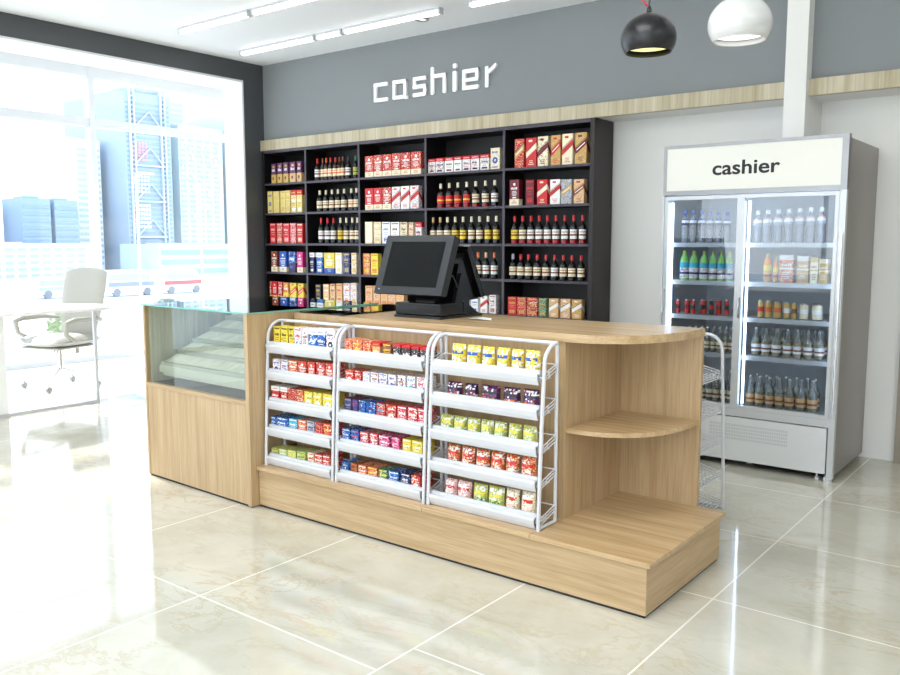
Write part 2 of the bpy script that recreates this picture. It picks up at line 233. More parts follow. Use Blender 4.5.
# ---------------------------------------------------------------- floor
def floor_mat():
    m,nt,b=new_mat('polished cream marble tile'); N=nt.nodes; L=nt.links
    geo=N.new('ShaderNodeNewGeometry'); sx=N.new('ShaderNodeSeparateXYZ'); L.new(geo.outputs['Position'],sx.inputs[0])
    def mth(op,a,bv,c=None,clamp=False):
        n=N.new('ShaderNodeMath'); n.operation=op; n.use_clamp=clamp
        for i,v in enumerate((a,bv,c)):
            if v is None: continue
            if isinstance(v,(int,float)): n.inputs[i].default_value=v
            else: L.new(v,n.inputs[i])
        return n.outputs[0]
    def line(coord,at,w): return mth('LESS_THAN',mth('ABSOLUTE',mth('SUBTRACT',coord,at),None),w)
    X,Y=sx.outputs[0],sx.outputs[1]; tot=None
    W_=.0038
    def acc(v):
        nonlocal tot; tot = v if tot is None else mth('MAXIMUM',tot,v)
    for x in [3.0,2.17,1.34,.51,-.32,-1.142,-1.81,-2.768,-3.6,-4.43,-5.26,-6.09,-6.92,-7.75,-8.58]: acc(line(X,x,W_))
    right=mth('GREATER_THAN',X,-1.81)
    for y in [4.80,3.975,3.155,2.12,1.3,.47,-.36]: acc(mth('MULTIPLY',line(Y,y,W_),right))
    left=mth('LESS_THAN',X,-1.81)
    for y in [5.25,4.42,3.59,1.93,1.10,.27,-.56]: acc(mth('MULTIPLY',line(Y,y,W_),left))
    n=N.new('ShaderNodeTexNoise'); n.inputs['Scale'].default_value=2.2; n.inputs['Detail'].default_value=9; n.inputs['Roughness'].default_value=.62; n.inputs['Distortion'].default_value=.3
    L.new(geo.outputs['Position'],n.inputs['Vector'])
    r=N.new('ShaderNodeValToRGB'); e=r.color_ramp.elements; e[0].position=.3; e[0].color=(*lin((184,180,162)),1); e[1].position=.62; e[1].color=(*lin((202,199,185)),1)
    L.new(n.outputs['Fac'],r.inputs[0])
    # tan veins: thin bands of a stretched, warped noise
    mp=N.new('ShaderNodeMapping'); mp.inputs['Scale'].default_value=(2.2,4.6,1); mp.inputs['Rotation'].default_value=(0,0,.5); L.new(geo.outputs['Position'],mp.inputs['Vector'])
    n2=N.new('ShaderNodeTexNoise'); n2.inputs['Scale'].default_value=1.1; n2.inputs['Detail'].default_value=8; n2.inputs['Roughness'].default_value=.66; n2.inputs['Distortion'].default_value=.5
    L.new(mp.outputs[0],n2.inputs['Vector'])
    v=mth('SUBTRACT',1.0,mth('MULTIPLY',mth('ABSOLUTE',mth('SUBTRACT',n2.outputs['Fac'],.5),None),34.0),None,True)
    n3=N.new('ShaderNodeTexNoise'); n3.inputs['Scale'].default_value=1.6; n3.inputs['Detail'].default_value=2; L.new(geo.outputs['Position'],n3.inputs['Vector'])
    v=mth('MULTIPLY',v,mth('MULTIPLY',mth('SUBTRACT',n3.outputs['Fac'],.36),4.0,None,True))
    v=mth('MULTIPLY',v,.42,None,True)
    mx=N.new('ShaderNodeMix'); mx.data_type='RGBA'; L.new(v,mx.inputs[0]); L.new(r.outputs[0],mx.inputs[6]); mx.inputs[7].default_value=(*lin((172,150,104)),1)
    mg=N.new('ShaderNodeMix'); mg.data_type='RGBA'; L.new(tot,mg.inputs[0]); L.new(mx.outputs[2],mg.inputs[6]); mg.inputs[7].default_value=(*lin((232,230,222)),1)
    L.new(mg.outputs[2],b.inputs['Base Color'])
    rr=mth('MULTIPLY_ADD',n.outputs['Fac'],.02,.06); L.new(rr,b.inputs['Roughness'])
    b.inputs['IOR'].default_value=1.62; b.inputs['Coat Weight'].default_value=.35; b.inputs['Coat Roughness'].default_value=.03
    return m
XR=3.6; YN=-3.6; YW=5.93; XL=-6.77; YB=5.66; CZ=3.14
fb=MB(); fb.box(XL-.3,XR+.2,YN-.2,YW+.2,-.15,0); struct('floor',fb,floor_mat())
cb=MB(); cb.box(XL-.3,XR+.2,YN-.2,YW+.2,CZ,CZ+.15); struct('ceiling',cb,ceil_m)
b=MB(); b.box(XL-.3,XR+.2,YW,YW+.2,0,CZ); struct('wall_back',b,white_p)
b=MB(); b.box(XR,XR+.2,YN,YW,0,CZ); struct('wall_right',b,white_p)
# near wall behind the viewer, with an unseen glazed opening added for fill light
b=MB(); b.box(XL-.3,-5.6,YN-.2,YN,0,CZ); b.box(2.6,XR,YN-.2,YN,0,CZ); b.box(-5.6,2.6,YN-.2,YN,2.85,CZ); struct('wall_front',b,white_p)
wf=MB()
for x in (-5.6,-3.56,-1.52,.52,2.54): wf.box(x,x+.06,YN-.14,YN-.06,0,2.85)
wf.box(-5.6,2.6,YN-.14,YN-.06,0,.08); wf.box(-5.6,2.6,YN-.14,YN-.06,2.77,2.85)
w2=struct('fill_window',wf,white_metal); gp=MB(); gp.box(-5.55,2.55,YN-.105,YN-.095,.08,2.77); obj('pane',gp,gl_win,w2)
# bulkhead over the shelving (grey above, white soffit) and wood fascia
b=MB(); b.box(XL,XR,YB,YW,2.405,CZ); struct('trim_1',b,grey_wall)
b=MB(); b.box(XL,XR,5.61,YW,2.305,2.405)
b2=MB(); b2.box(XL,-1.676,5.61,5.66,2.305,2.405); b2.box(-1.546,XR,5.61,5.66,2.305,2.405); struct('trim_2',b2,pale_z)
b=MB(); b.box(XL,-1.676,5.66,YW,2.305,2.405); b.box(-1.676,-1.546,5.66,YW,2.305,2.405); b.box(-1.546,XR,5.66,YW,2.305,2.405); struct('trim_3',b,white_p)
# boxed-in white column standing on the cooler side of the bulkhead
b=MB(); b.box(-1.676,-1.546,5.55,5.66,2.01,CZ); b.box(-1.676,-1.546,5.66,YW,2.01,2.305); struct('trim_4',b,white_p)
# left wall: charcoal portal round the window bay
PY1=5.42; PY0=-2.6; PZ=2.965
b=MB(); b.box(XL-.3,XL,PY1,YW,0,CZ); b.box(XL-.3,XL,PY0,PY1,PZ,CZ); b.box(XL-.3,XL,YN,PY0,0,CZ); struct('wall_left',b,portal_m)
b=MB(); b.box(XL-.29,XL-.004,PY1-.02,PY1-.0005,0,PZ-.02); b.box(XL-.29,XL-.004,PY0,PY1-.0005,PZ-.02,PZ-.0005); struct('trim_5',b,M((240,242,244),.5,name='white reveal'))
# door at the right end of the back wall
b=MB(); b.box(-1.0,-.05,YW-.04,YW-.001,0,2.15); dr=struct('door_1',b,M((150,140,125),.45,name='taupe door'))
h=MB(); h.tube([(-.9,YW-.04,1.0),(-.9,YW-.08,1.0),(-.79,YW-.08,1.0)],.01); obj('door_handle',h,steel,dr)
# bay beyond the portal
bay_m=M((238,240,240),.45,name='white polished bay floor')
GX=-9.5
b=MB(); b.box(GX-.5,XL-.3,-4.2,9.5,-.15,0); struct('floor_bay',b,bay_m)
b=MB(); b.box(GX-.3,XL-.3,-4.2,9.5,3.42,3.55); struct('ceiling_bay',b,ceil_m)
b=MB(); b.box(GX-.2,XL-.3,9.3,9.5,0,3.42); b.box(GX-.2,XL-.3,-4.4,-4.2,0,3.42); b.box(XL-.32,XL-.3,5.96,9.3,0,3.42); b.box(XL-.32,XL-.3,YN,9.3,CZ,3.42); struct('wall_bay',b,white_p)
b=MB(); ys=[-4.15,-1.9,.35,2.9,5.37,7.85]
for y in ys: b.box(GX-.08,GX+.04,y-.035,y+.035,0,3.42)
b.box(GX-.07,GX+.03,-4.2,9.3,2.74,2.84); b.box(GX-.07,GX+.03,-4.2,9.3,3.3,3.42); b.box(GX-.1,GX+.06,-4.2,9.3,0,.06)
w1=struct('window_1',b,M((214,214,214),.4,name='pale window frame'))
g=MB(); g.box(GX-.025,GX-.015,-4.2,9.3,.06,3.3); obj('pane',g,gl_win,w1)

# ---------------------------------------------------------------- ceiling lights
tube_e=M((255,255,255),.4,emit=(255,255,255),es=5,name='lit tube')
def strip(x0,x1,y,label,endlabel=None):
    t=thing('ceiling_strip_light',label,'light',((x0+x1)/2,y,CZ),0,'ceiling strip lights'); h=(x1-x0)/2
    a=MB(); a.box(-h,h,-.026,.026,-.018,0); a.box(-h,-h+.02,-.024,.024,-.046,-.018); a.box(h-.02,h,-.024,.024,-.046,-.018); obj('housing',a,white_metal,t)
    a=MB(); a.extrude_x([(-.018,-.018),(-.018,-.034),(-.010,-.044),(.010,-.044),(.018,-.034),(.018,-.018)],-h+.026,h-.026); obj('diffuser',a,tube_e,t)
strip(-6.14,-5.25,4.28,'white strip light nearest the window in the nearer ceiling row')
strip(-5.21,-4.0,4.28,'long white strip light cut by the top edge, nearer ceiling row')
strip(-6.4,-5.42,5.11,'white strip light starting the row closest to the grey sign wall')
strip(-5.40,-5.10,5.11,'short white strip light between two longer ones near the sign wall')
strip(-5.08,-4.06,5.11,'white strip light above the sign, right of the short strip')
strip(-3.80,-2.6,5.11,'white strip light at the top edge right of the small spotlight')
for x in (-3.9,-2.6,-1.3,0,1.3): strip(x,x+1.2,4.28,'white strip light in the nearer ceiling row outside the picture')
for x in (-2.4,-1.1,.2): strip(x,x+1.2,5.11,'white strip light in the far ceiling row outside the picture')
sp=thing('ceiling_spotlight','small round recessed spotlight in the ceiling beside the strip lights','light',(-4.38,5.265,CZ))
a=MB(); a.lathe([(.055,-.012),(.058,0),(.03,0),(.036,-.012),(.055,-.012)],n=24,caps=False); obj('trim_ring',a,steel,sp)
a=MB(); a.lathe([(.0,-.004),(.031,-.004)],n=24,caps=False); obj('lens',a,M((240,240,235),.2,emit=(255,250,240),es=2,name='spot lens'),sp)
fill_e=M((255,255,255),.4,emit=(250,252,255),es=FILL,name='fill panel')  # glowing panels added overhead, out of view, to fill the room with light
for i,(x,y) in enumerate([(-4.6,2.2),(-1.6,2.2),(1.4,2.2),(-4.6,-.6),(-1.6,-.6),(1.4,-.6),(-4.6,-2.6),(-1.6,-2.6),(1.4,-2.6)]):
    t=thing('fill_panel','square white panel added overhead, out of view, for fill light','light',(x,y,CZ),0,'added fill panels')
    a=MB(); a.box(-.61,.61,-.61,.61,-.02,0); obj('frame',a,white_metal,t); a=MB(); a.box(-.59,.59,-.59,.59,-.025,-.0205); obj('diffuser',a,fill_e,t)

# ---------------------------------------------------------------- wall sign: squared letters
sg=thing('wall_sign','white raised squared letters reading cashier on the grey wall above the shelving','sign',(-4.59,YB,2.632))
letter_m=M((250,250,250),.35,name='white acrylic letter')
H,A,w=.165,.225,.033
NB=[0]
def rr(mb,x0,x1,z0,z1,c=.007):   # bar with clipped corners, proud of the wall
    NB[0]+=1; q=.0007*(NB[0]%6)
    mb.extrude_y([(x0+c,z0),(x1-c,z0),(x1,z0+c),(x1,z1-c),(x1-c,z1),(x0+c,z1),(x0,z1-c),(x0,z0+c)],-.016-q,-q*.5)
def letter(ch,x0,x1):
    m=MB(); l,r_=x0+4.59,x1+4.59; 
    if ch=='c': rr(m,l,l+w,0,H); rr(m,l,r_,0,w); rr(m,l,r_,H-w,H)
    if ch=='a': rr(m,l,l+w,0,H); rr(m,l,r_-.01,0,w); rr(m,l,r_-.012,H-w,H); rr(m,r_-.012-w,r_-.012,.0,H); rr(m,r_-w,r_+.006,-.006,w-.012,.004)
    if ch=='s': rr(m,l,r_,0,w); rr(m,l,r_,H/2-w/2,H/2+w/2); rr(m,l+.004,r_,H-w,H); rr(m,l+.002,l+.002+w,H/2,H); rr(m,r_-w,r_,0,H/2+w/2)
    if ch=='h': rr(m,l,l+w,0,A); rr(m,l,r_,H-w,H); rr(m,r_-w,r_,0,H)
    if ch=='i': rr(m,l,r_,0,H); rr(m,l,r_,H+.022,A)
    if ch=='e': rr(m,l,l+w,0,H); rr(m,l,r_,H-w,H); rr(m,l,r_,0,w); rr(m,r_-w,r_,H/2-w/2,H); rr(m,l,r_,H/2-w/2-.002,H/2+w/2-.006)
    if ch=='r': rr(m,l,l+w,0,H); m.extrude_y([(l+.01,H-.045),(l+.055,H-.02),(r_-.01,H+.014),(r_,H),(r_-.012,H-.02),(l+.06,H-.052),(l+.01,H-.078)],-.0215,0)
    obj('letter',m,letter_m,sg)
for ch,a0,a1 in [('c',-5.254,-5.087),('a',-5.03,-4.862),('s',-4.801,-4.652),('h',-4.602,-4.44),('i',-4.368,-4.327),('e',-4.27,-4.105),('r',-4.042,-3.927)]: letter(ch,a0,a1)

# ---------------------------------------------------------------- pendants
def pendant(x,y,zb,R_,hgt,shade_m,inner_m,label,cordm,tilt=(0,0)):
    t=thing('pendant_lamp',label,'lamp',(x,y,zb)); 
    prof=[]; a0=-.62; 
    for i in range(19):
        a=a0+(PI/2-.16-a0)*i/18; prof.append((R_*math.cos(a),R_*.88*(math.sin(a)-math.sin(a0))))
    top=prof[-1][1]; prof+= [(R_*.10,top+.010),(R_*.075,top+.025),(R_*.04,top+.034)]
    m=MB(); m.lathe(prof,n=40,caps=False); m.lathe([(p[0]-.004,p[1]+.002) for p in prof[:-3]],n=40,caps=False); m.lathe([(prof[0][0]-.004,prof[0][1]+.002),prof[0]],n=40,caps=False)
    obj('shade',m,shade_m,t)
    m=MB(); m.lathe([(0,.026),(prof[1][0]-.008,.026)],n=40,caps=False); obj('diffuser',m,inner_m,t)
    c=MB(); c.tube([(0,0,top+.03),(0,0,CZ-zb-.03)],.0035,0); obj('cord',c,M((60,60,60),.5),t)
    c=MB(); c.lathe([(.0,CZ-zb-.035),(.045,CZ-zb-.035),(.05,CZ-zb-.002),(.0,CZ-zb-.002)],n=20); obj('canopy',c,shade_m,t)
    return t,top
p1,tp=pendant(-1.685,3.6,2.238,.122,.25,M((22,23,26),.33,name='black lacquer'),M((255,250,190),.5,emit=(250,245,165),es=1.0,name='warm lit diffuser'),'black globe pendant lamp with open underside and red flex','k')
c=MB(); c.tube([(0,0,tp+.032),(-.012,-.006,tp+.04),(-.030,-.01,tp+.065),(-.018,-.004,tp+.1),(-.004,0,tp+.15),(-.004,-.004,CZ-2.225-.03)],.004); obj('red_flex',c,M((200,30,30),.4),p1)['label']='red flex'
pendant(-1.278,3.6,2.232,.129,.25,M((205,205,203),.22,name='white lacquer'),M((255,255,255),.5,emit=(255,255,255),es=1.2,name='white lit diffuser'),'white globe pendant lamp right of the black one','k')
# ---------------------------------------------------------------- tall dark shelving on the back wall
SX0,SX1=-6.75,-3.03; SY0,SY1=5.61,5.905; DIV=[-6.123,-5.418,-4.634,-3.83]; BZ=[1.98,1.688,1.388,1.105,.82]
su=thing('shelving_unit','tall dark stained shelving unit of five bays against the back wall','shelving',(0,0,0))
W1=[dark_wood,dark_edge]
def part(name,mats,parent,*boxes):
    m=MB()
    for q in boxes: m.box(*q)
    return obj(name,m,mats,parent)
part('back_panel',dark_wood,su,(SX0+.03,SX1-.035,5.88,5.905,.0,2.29))
part('side_panel',dark_wood,su,(SX0,SX0+.03,SY0,SY1,0,2.304)); part('side_panel',M((31,19,22),.45,name='dark brown side'),su,(SX1-.035,SX1,SY0,SY1,0,2.304))
part('top_board',W1,su,(SX0+.03,SX1-.035,SY0,5.88,2.275,2.304),(SX0+.03,SX1-.035,SY0-.001,SY0,2.275,2.304,1))
xs=[SX0+.03]+DIV+[SX1-.035]
for d in DIV: part('divider',W1,su,(d-.011,d+.011,SY0+.001,5.88,0,2.275),(d-.011,d+.011,SY0-.0005,SY0+.001,.0,2.275,1))
for i in range(5):
    a=xs[i]+(.011 if i else 0); c=xs[i+1]-(.011 if i<4 else 0)
    for z in BZ: part('shelf_board',W1,su,(a,c,SY0+.003,5.88,z-.02,z),(a,c,SY0+.001,SY0+.003,z-.02,z,1))
    part('cupboard_door',dark_wood,su,(a+.002,c-.002,SY0+.002,SY0+.02,.08,.78)); 
    part('base_board',dark_wood,su,(a,c,SY0+.02,5.88,0,.08))

# ---------------------------------------------------------------- checkout counter
ct=thing('checkout_counter','long oak checkout counter with stepped plinth and rounded end shelves','counter',(0,0,0))
TZ=1.022; X0=-3.485
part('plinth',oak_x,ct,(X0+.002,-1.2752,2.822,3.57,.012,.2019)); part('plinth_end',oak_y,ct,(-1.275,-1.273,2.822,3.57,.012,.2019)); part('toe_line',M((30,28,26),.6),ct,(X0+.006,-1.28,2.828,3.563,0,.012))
for a,c in ((X0,-2.351),(-2.349,-1.781),(-1.779,-1.255)): part('plinth_top',oak_top,ct,(a,c,2.808,3.585,.202,.222,0,.0015))
part('front_panel',oak_z,ct,(-3.43,-2.4,3.06,3.078,.222,TZ-.001)); part('front_panel',oak_z,ct,(-2.398,-1.792,3.06,3.078,.222,TZ-.036))
part('side_panel',oak_z,ct,(-1.79,-1.768,3.056,3.58,.222,TZ-.036)); part('end_back_panel',oak_z,ct,(-1.768,-1.385,3.58,3.602,.222,TZ-.036))
part('back_panel',oak_z,ct,(-3.43,-1.77,3.585,3.602,.0,TZ-.036)); part('inner_side',oak_z,ct,(-3.448,-3.431,3.06,3.75,.0,TZ))
part('inner_divider',oak_z,ct,(-3.118,-3.1,3.078,3.585,.222,TZ-.036)); part('glass_bay_floor',dark_wood,ct,(-3.43,-3.118,3.078,3.74,.70,.72)); part('glass_bay_back',dark_wood,ct,(-3.43,-3.1,3.74,3.755,.0,TZ))
def curve(cx,cy,rx,ry,n=2.5,k=26):
    out=[]
    for i in range(k+1):
        t=-PI/2+ (PI/2)*i/k; c,s_=abs(math.cos(t)),abs(math.sin(t)); out.append((cx+rx*c**(2/n),cy-ry*s_**(2/n)))
    return out
m=MB(); m.prism([(-3.1,3.045),(-2.401,3.045),(-2.401,3.62),(-3.1,3.62)],TZ-.035,TZ); obj('countertop',m,oak_top,ct)
m=MB(); poly=[(-2.399,3.62),(-2.399,3.045),(-1.80,3.045)]+curve(-1.76,3.575,.372,.53,2.35)+[(-1.388,3.62)]; m.prism(poly,TZ-.035,TZ); obj('countertop',m,oak_top,ct)
m=MB(); m.prism([(-3.1,3.062),(-3.1,3.08),(-3.43,3.08),(-3.43,3.062)][::-1],TZ-.0009,TZ); obj('front_rail',m,oak_top,ct)
m=MB(); m.prism([(-1.768,3.58),(-1.768,3.075)]+curve(-1.76,3.545,.372,.47,2.5)+[(-1.388,3.58)],.595,.614); obj('corner_shelf',m,oak_top,ct)
m=MB(); m.box(-3.43,-3.102,3.082,3.78,TZ+.001,TZ+.007,0); e=MB()
gp=obj('glass_top',m,gl_top,ct); gp['label']='clear glass inset top'
m=MB(); m.box(-3.43,-3.102,3.78,3.783,TZ+.001,TZ+.007); m.box(-3.102,-3.099,3.62,3.78,TZ+.001,TZ+.007); obj('glass_edge',m,gl_edge,ct)

# ---------------------------------------------------------------- glazed display case at the window end
dc=thing('display_case','oak display case with green-edged glass top and empty stepped shelves','display case',(-3.49,2.775,0),math.radians(-2))
L0=-1.01; D=.955
def dpart(name,mats,*boxes): return part(name,mats,dc,*boxes)
dpart('front_panel',oak_z,(L0+.012,-.03,.003,.022,.012,.545)); dpart('side_panel',oak_z,(L0,L0+.02,0,D,.006,1.028)); dpart('side_panel',oak_z,(-.03,0,0,D,.006,1.028))
dpart('rail',oak_x,(L0+.02,-.03,0,.03,.547,.57)); dpart('back_panel',grey_z,(L0+.02,-.03,D-.018,D,.0,1.02)); dpart('base_board',black_p,(L0+.02,-.03,.03,D-.018,.55,.568))
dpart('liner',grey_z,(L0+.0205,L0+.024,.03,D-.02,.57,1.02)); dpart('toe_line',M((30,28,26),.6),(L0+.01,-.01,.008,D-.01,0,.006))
dpart('glass_front',gl_front,(L0+.022,-.032,.006,.012,.571,1.026))
dpart('glass_top',gl_top,(L0-.004,.004,-.004,D+.004,1.0295,1.037)); dpart('glass_edge',gl_edge,(L0-.006,.006,-.007,-.0045,1.0295,1.037),(.0045,.007,-.007,D+.004,1.0295,1.037),(L0-.007,L0-.0045,-.007,D+.004,1.0295,1.037))
ss=[(.075,.692),(.185,.752),(.295,.812),(.415,.872),(.535,.932)]
for i,(y,z) in enumerate(ss):
    y2,z2=ss[i+1] if i<4 else (.66,.985)
    m=MB(); m.extrude_x([(y,z-.004),(y2,z2-.020),(y2,z2-.035),(y,z-.02)],L0+.075,-.031); o=obj('stepped_shelf',m,grey_y,dc)
    m=MB(); m.extrude_x([(y-.012,z-.022),(y,z-.02),(y,z+.004),(y-.012,z+.001)],L0+.072,-.0312); obj('front_lip',m,M((140,144,128),.35),o)
m=MB(); m.extrude_x([(.055,.632),(.068,.632),(.068,.672),(.055,.672)],L0+.07,-.031); m.extrude_x([(.07,.61),(.085,.61),(.085,.632),(.07,.632)],L0+.085,-.031); obj('bottom_front',m,M((166,170,154),.35),dc)

# ---------------------------------------------------------------- white wire snack racks
def arch(x,yf,yr,h,z0,r=.085,k=8):
    pts=[(x,yf,z0),(x,yf+.018,z0+h*.55),(x,yf+.034,z0+h-r-.005)]
    for i in range(1,k+1):
        a=PI-(PI/2)*i/k; pts.append((x,yf+.034+r+r*math.cos(a),z0+h-r+r*math.sin(a)))
    pts.append((x,yr,z0+h)); return pts
def rack(x0,x1,label,yf=0,yr=.15,h=.772,trays=(.661,.516,.363,.218,.063),loc=(0,0,0),rz=0,lips=True,grp='white snack racks'):
    t=thing('snack_rack',label,'rack',loc,rz,grp); T=.0085
    for x in (x0+T,x1-T):
        m=MB(); pts=arch(x,yf+T,yr-T,h-T,0); m.tube(pts,T,n=10)
        m.tube([(x,yr-T,h-T),(x,yr-T,T)],T*.9,n=10); m.tube([(x,yf+T,T),(x,yr-T,T)],T*.85,n=8); obj('side_frame',m,white_metal,t)
    m=MB(); m.tube([(x0+T,yr-T,h-T),(x1-T,yr-T,h-T)],T,n=10); obj('top_bar',m,white_metal,t)
    for z in trays:
        yl=yf+.022+.034*min(1,z/h)*.5; m=MB(); w0=x0+2*T-.002; w1=x1-2*T-.012
        if lips:
            m.extrude_x([(yl+.03,z-.0445),(yl+.008,z-.0445),(yl+.008,z-.020),(yl-.012,z-.018),(yl-.014,z-.022),(yl-.010,z-.040),(yl-.002,z-.058),(yl,z-.061),(yl-.004,z-.061),(yl-.013,z-.044),(yl-.018,z-.024),(yl-.016,z-.014),(yl+.004,z-.012),(yl+.004,z),(yl+.014,z),(yl+.014,z-.0425),(yl+.03,z-.0425)][::-1],w0,w1)
            m.box(w0,w1,yl+.02,yr-2*T-.001,z-.0445,z-.0425)
        else:
            for k in range(7):
                yy=yl+(yr-2*T-yl)*k/6; m.tube([(w0,yy,z-.04+.06*k/6*.3),(w1,yy,z-.04+.06*k/6*.3)],.003,n=6)
            for k in range(12):
                xx=w0+(w1-w0)*k/11; m.tube([(xx,yl-.005,z),(xx,yl,z-.035),(xx,yr-2*T,z-.02)],.002,n=5)
        tr=obj('tray',m,white_metal,t)
        for x in (x0+T,x1-T):
            m=MB(); sg_=1 if x>.5*(x0+x1) else -1
            for dz in ((-.044,-.012),(-.03,.002),(-.016,.016)): m.tube([(x,yl-.002,z+dz[0]),(x,yr-2*T,z+dz[1])],.0028,n=6)
            m.tube([(x+.001,yl+.04,z-.034),(x+.001,yl+.04,z-.002)],.0028,n=6)
            m.tube([(x,yr-2*T,z+.016),(x-(x1-x0)*.14*sg_,yr-T*2,z+.016)],.0028,n=6)
            if lips: m.tube([(x,yl+.004,z-.03),(x-.026*sg_,yl+.004,z-.03)],.0028,n=6)
            obj('side_wires',m,white_metal,tr)
    return t
rack(-3.478+2.9,-2.958+2.9,'white wire snack rack at the display case end of the plinth, filled with small boxes',loc=(-2.9,2.852,.222))
rack(-2.948+2.9,-2.372+2.9,'white wire snack rack in the middle of the three, small boxes in every tray',loc=(-2.9,2.852,.222))
rack(-2.362+2.0,-1.762+2.0,'white wire snack rack nearest the rounded counter end, holding snack pouches',loc=(-2.0,2.852,.222))
rack(-.3,.3,'empty white wire rack standing on the floor behind the counter end','x',0) if 0 else None
rack(0,.55,'empty white wire rack standing on the floor behind the rounded counter end',h=.93,yr=.17,trays=(.74,.56,.385,.21,.06),loc=(-1.512,3.76,0),rz=PI/2,lips=False,grp=None)

# ---------------------------------------------------------------- point of sale terminal and slip
ps=thing('cash_register','black two-screen cash register terminal on the oak counter','cash register',(-2.71,3.30,TZ+.0006))
m=MB(); m.box(-.15,.15,-.085,.10,.012,.075,0,.006); m.extrude_x([(.10,.012),(.10,.075),(.13,.072),(.20,.03),(.235,.012)],-.14,.15); m.box(-.135,.135,-.0865,-.084,.02,.03); obj('base',m,black_gloss,ps)
m=MB(); m.prism([(-.15,-.09),(.15,-.09),(.165,.24),(.10,.28),(-.10,.28),(-.15,.2)],0,.012); obj('foot_plate',m,black_p,ps)
m=MB(); m.extrude_x([(-.03,.074),(.11,.074),(.13,.15),(.10,.27),(.04,.27),(.0,.16)],-.06,.06); m.extrude_x([(.04,.07),(.16,.05),(.17,.12),(.12,.22),(.09,.22)],.06,.14); m.extrude_x([(.03,.075),(.262,.085),(.15,.335),(.09,.27)],-.16,.125); obj('stand',m,black_gloss,ps)
def tilted(name,mats,x0,x1,p0,p1,th,parent,inset=None,insetm=None,side=1):
    """slab whose long face runs from p0 (y,z) at the bottom to p1 at the top; th = thickness behind it"""
    d=Vector((p1[0]-p0[0],p1[1]-p0[1])); d.normalize(); nrm=Vector((d.y,-d.x))*side
    P=lambda y,z: (y,z)
    a=Vector(p0);b_=Vector(p1); t=nrm*th; q=.012
    m=MB(); pl=[a+d*q*.0,b_,b_+t*.75-d*.004,b_+t-d*q,a+t+d*q,a+t*.75+d*.004]
    m.extrude_x([tuple(v) for v in pl],x0,x1); o=obj(name,m,mats,parent)
    if inset:
        l,r_,bt,tp=inset; off=-nrm*.0015
        v=[(x0+l,*(a+d*bt+off)),(x1-r_,*(a+d*bt+off)),(x1-r_,*(b_-d*tp+off)),(x0+l,*(b_-d*tp+off))]
        v2=[(p[0],p[1]-off.x*1.2,p[2]-off.y*1.2) for p in v]
        mm=MB(); mm.add(v+v2,[(0,1,2,3),(4,7,6,5),(0,4,5,1),(1,5,6,2),(2,6,7,3),(3,7,4,0)]); obj('display',mm,insetm,o)
    return o
fs_=tilted('front_screen',bezel_m,-.297,.149,(-.085,.117),(.028,.412),.045,ps,(.045,.045,.04,.035),screen_m,1)
m=MB(); m.box(-.27,-.262,-.0795,-.073,.135,.141); obj('power_light',m,M((160,190,210),.3),fs_)
tilted('rear_screen',[black_gloss],-.25,.15,(.285,.10),(.155,.362),.035,ps,(.04,.04,.035,.03),screen_m,-1)
m=MB(); m.box(-.25,.15,.105,.158,.355,.364,0,.002); obj('rear_screen_rim',m,steel,ps)
m=MB(); m.tube([(.08,.02,.2),(.12,.05,.21),(.135,.07,.15),(.135,.1,.09),(.145,.13,.055)],.004,n=8); obj('cable',m,black_p,ps)
m=MB(); v=[(-.10,.0),(-.02,-.05),(.06,-.03),(.02,.03),(-.05,.055)]
vs_=[(x,y,.0006+.006*max(0,math.sin((x+.1)*18))) for x,y in v]; vs2=[(x,y,z+.0006) for x,y,z in vs_]
m.add(vs_+vs2,[(4,3,2,1,0),(5,6,7,8,9)]+[(i,(i+1)%5,5+(i+1)%5,5+i) for i in range(5)]); sl=obj('receipt_slip',m,M((250,250,248),.5),None,(-2.40,3.36,TZ)); tag(sl,'small curled white paper slip beside the cash register','paper')

# ---------------------------------------------------------------- glass-door drinks cooler
fx0,fx1,fy0,fy1=-2.285,-1.19,5.157,5.915
fg=thing('drinks_cooler','tall silver two-door glass drinks cooler with lit cashier header','cooler',(0,0,0))
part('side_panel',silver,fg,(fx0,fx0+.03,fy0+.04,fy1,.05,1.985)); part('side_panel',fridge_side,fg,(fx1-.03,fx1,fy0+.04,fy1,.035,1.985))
part('top_panel',silver,fg,(fx0+.03,fx1-.03,fy0+.05,fy1,1.96,1.985)); part('back_panel',M((222,228,232),.45,name='cooler liner'),fg,(fx0+.03,fx1-.03,fy1-.03,fy1,.05,1.96)); part('liner_floor',M((222,228,232),.45,name='cooler liner'),fg,(fx0+.03,fx1-.03,fy0+.045,fy1-.03,.34,.374))
hd=part('header_frame',steel_d,fg,(fx0,fx1,fy0,fy0+.05,1.985,2.005),(fx0,fx1,fy0,fy0+.05,1.695,1.722),(fx0,fx0+.02,fy0,fy0+.05,1.722,1.985),(fx1-.035,fx1,fy0,fy0+.05,1.722,1.985))
sgn=part('sign_panel',M((224,223,214),.4,emit=(250,248,236),es=.1,name='backlit header'),hd,(fx0+.02,fx1-.035,fy0+.004,fy0+.045,1.722,1.985))
def text_mesh(s,size,bold,ext):
    c=bpy.data.curves.new('lettering','FONT'); c.body=s; c.size=size; c.extrude=ext; c.align_x='CENTER'
    o=bpy.data.objects.new('tmp',c); C.objects.link(o); bpy.context.view_layer.update()
    me=bpy.data.meshes.new_from_object(o.evaluated_get(bpy.context.evaluated_depsgraph_get())); bpy.data.objects.remove(o); return me
me=text_mesh('cashier',.118,.0052,.001)
xsz=[v.co.x for v in me.vertices]; wd=max(xsz)-min(xsz); cxm=(max(xsz)+min(xsz))/2; sc=.40/wd
for v in me.vertices: v.co.x=(v.co.x-cxm)*sc
me.materials.append(M((12,12,12),.5)); nb=len(me.vertices)
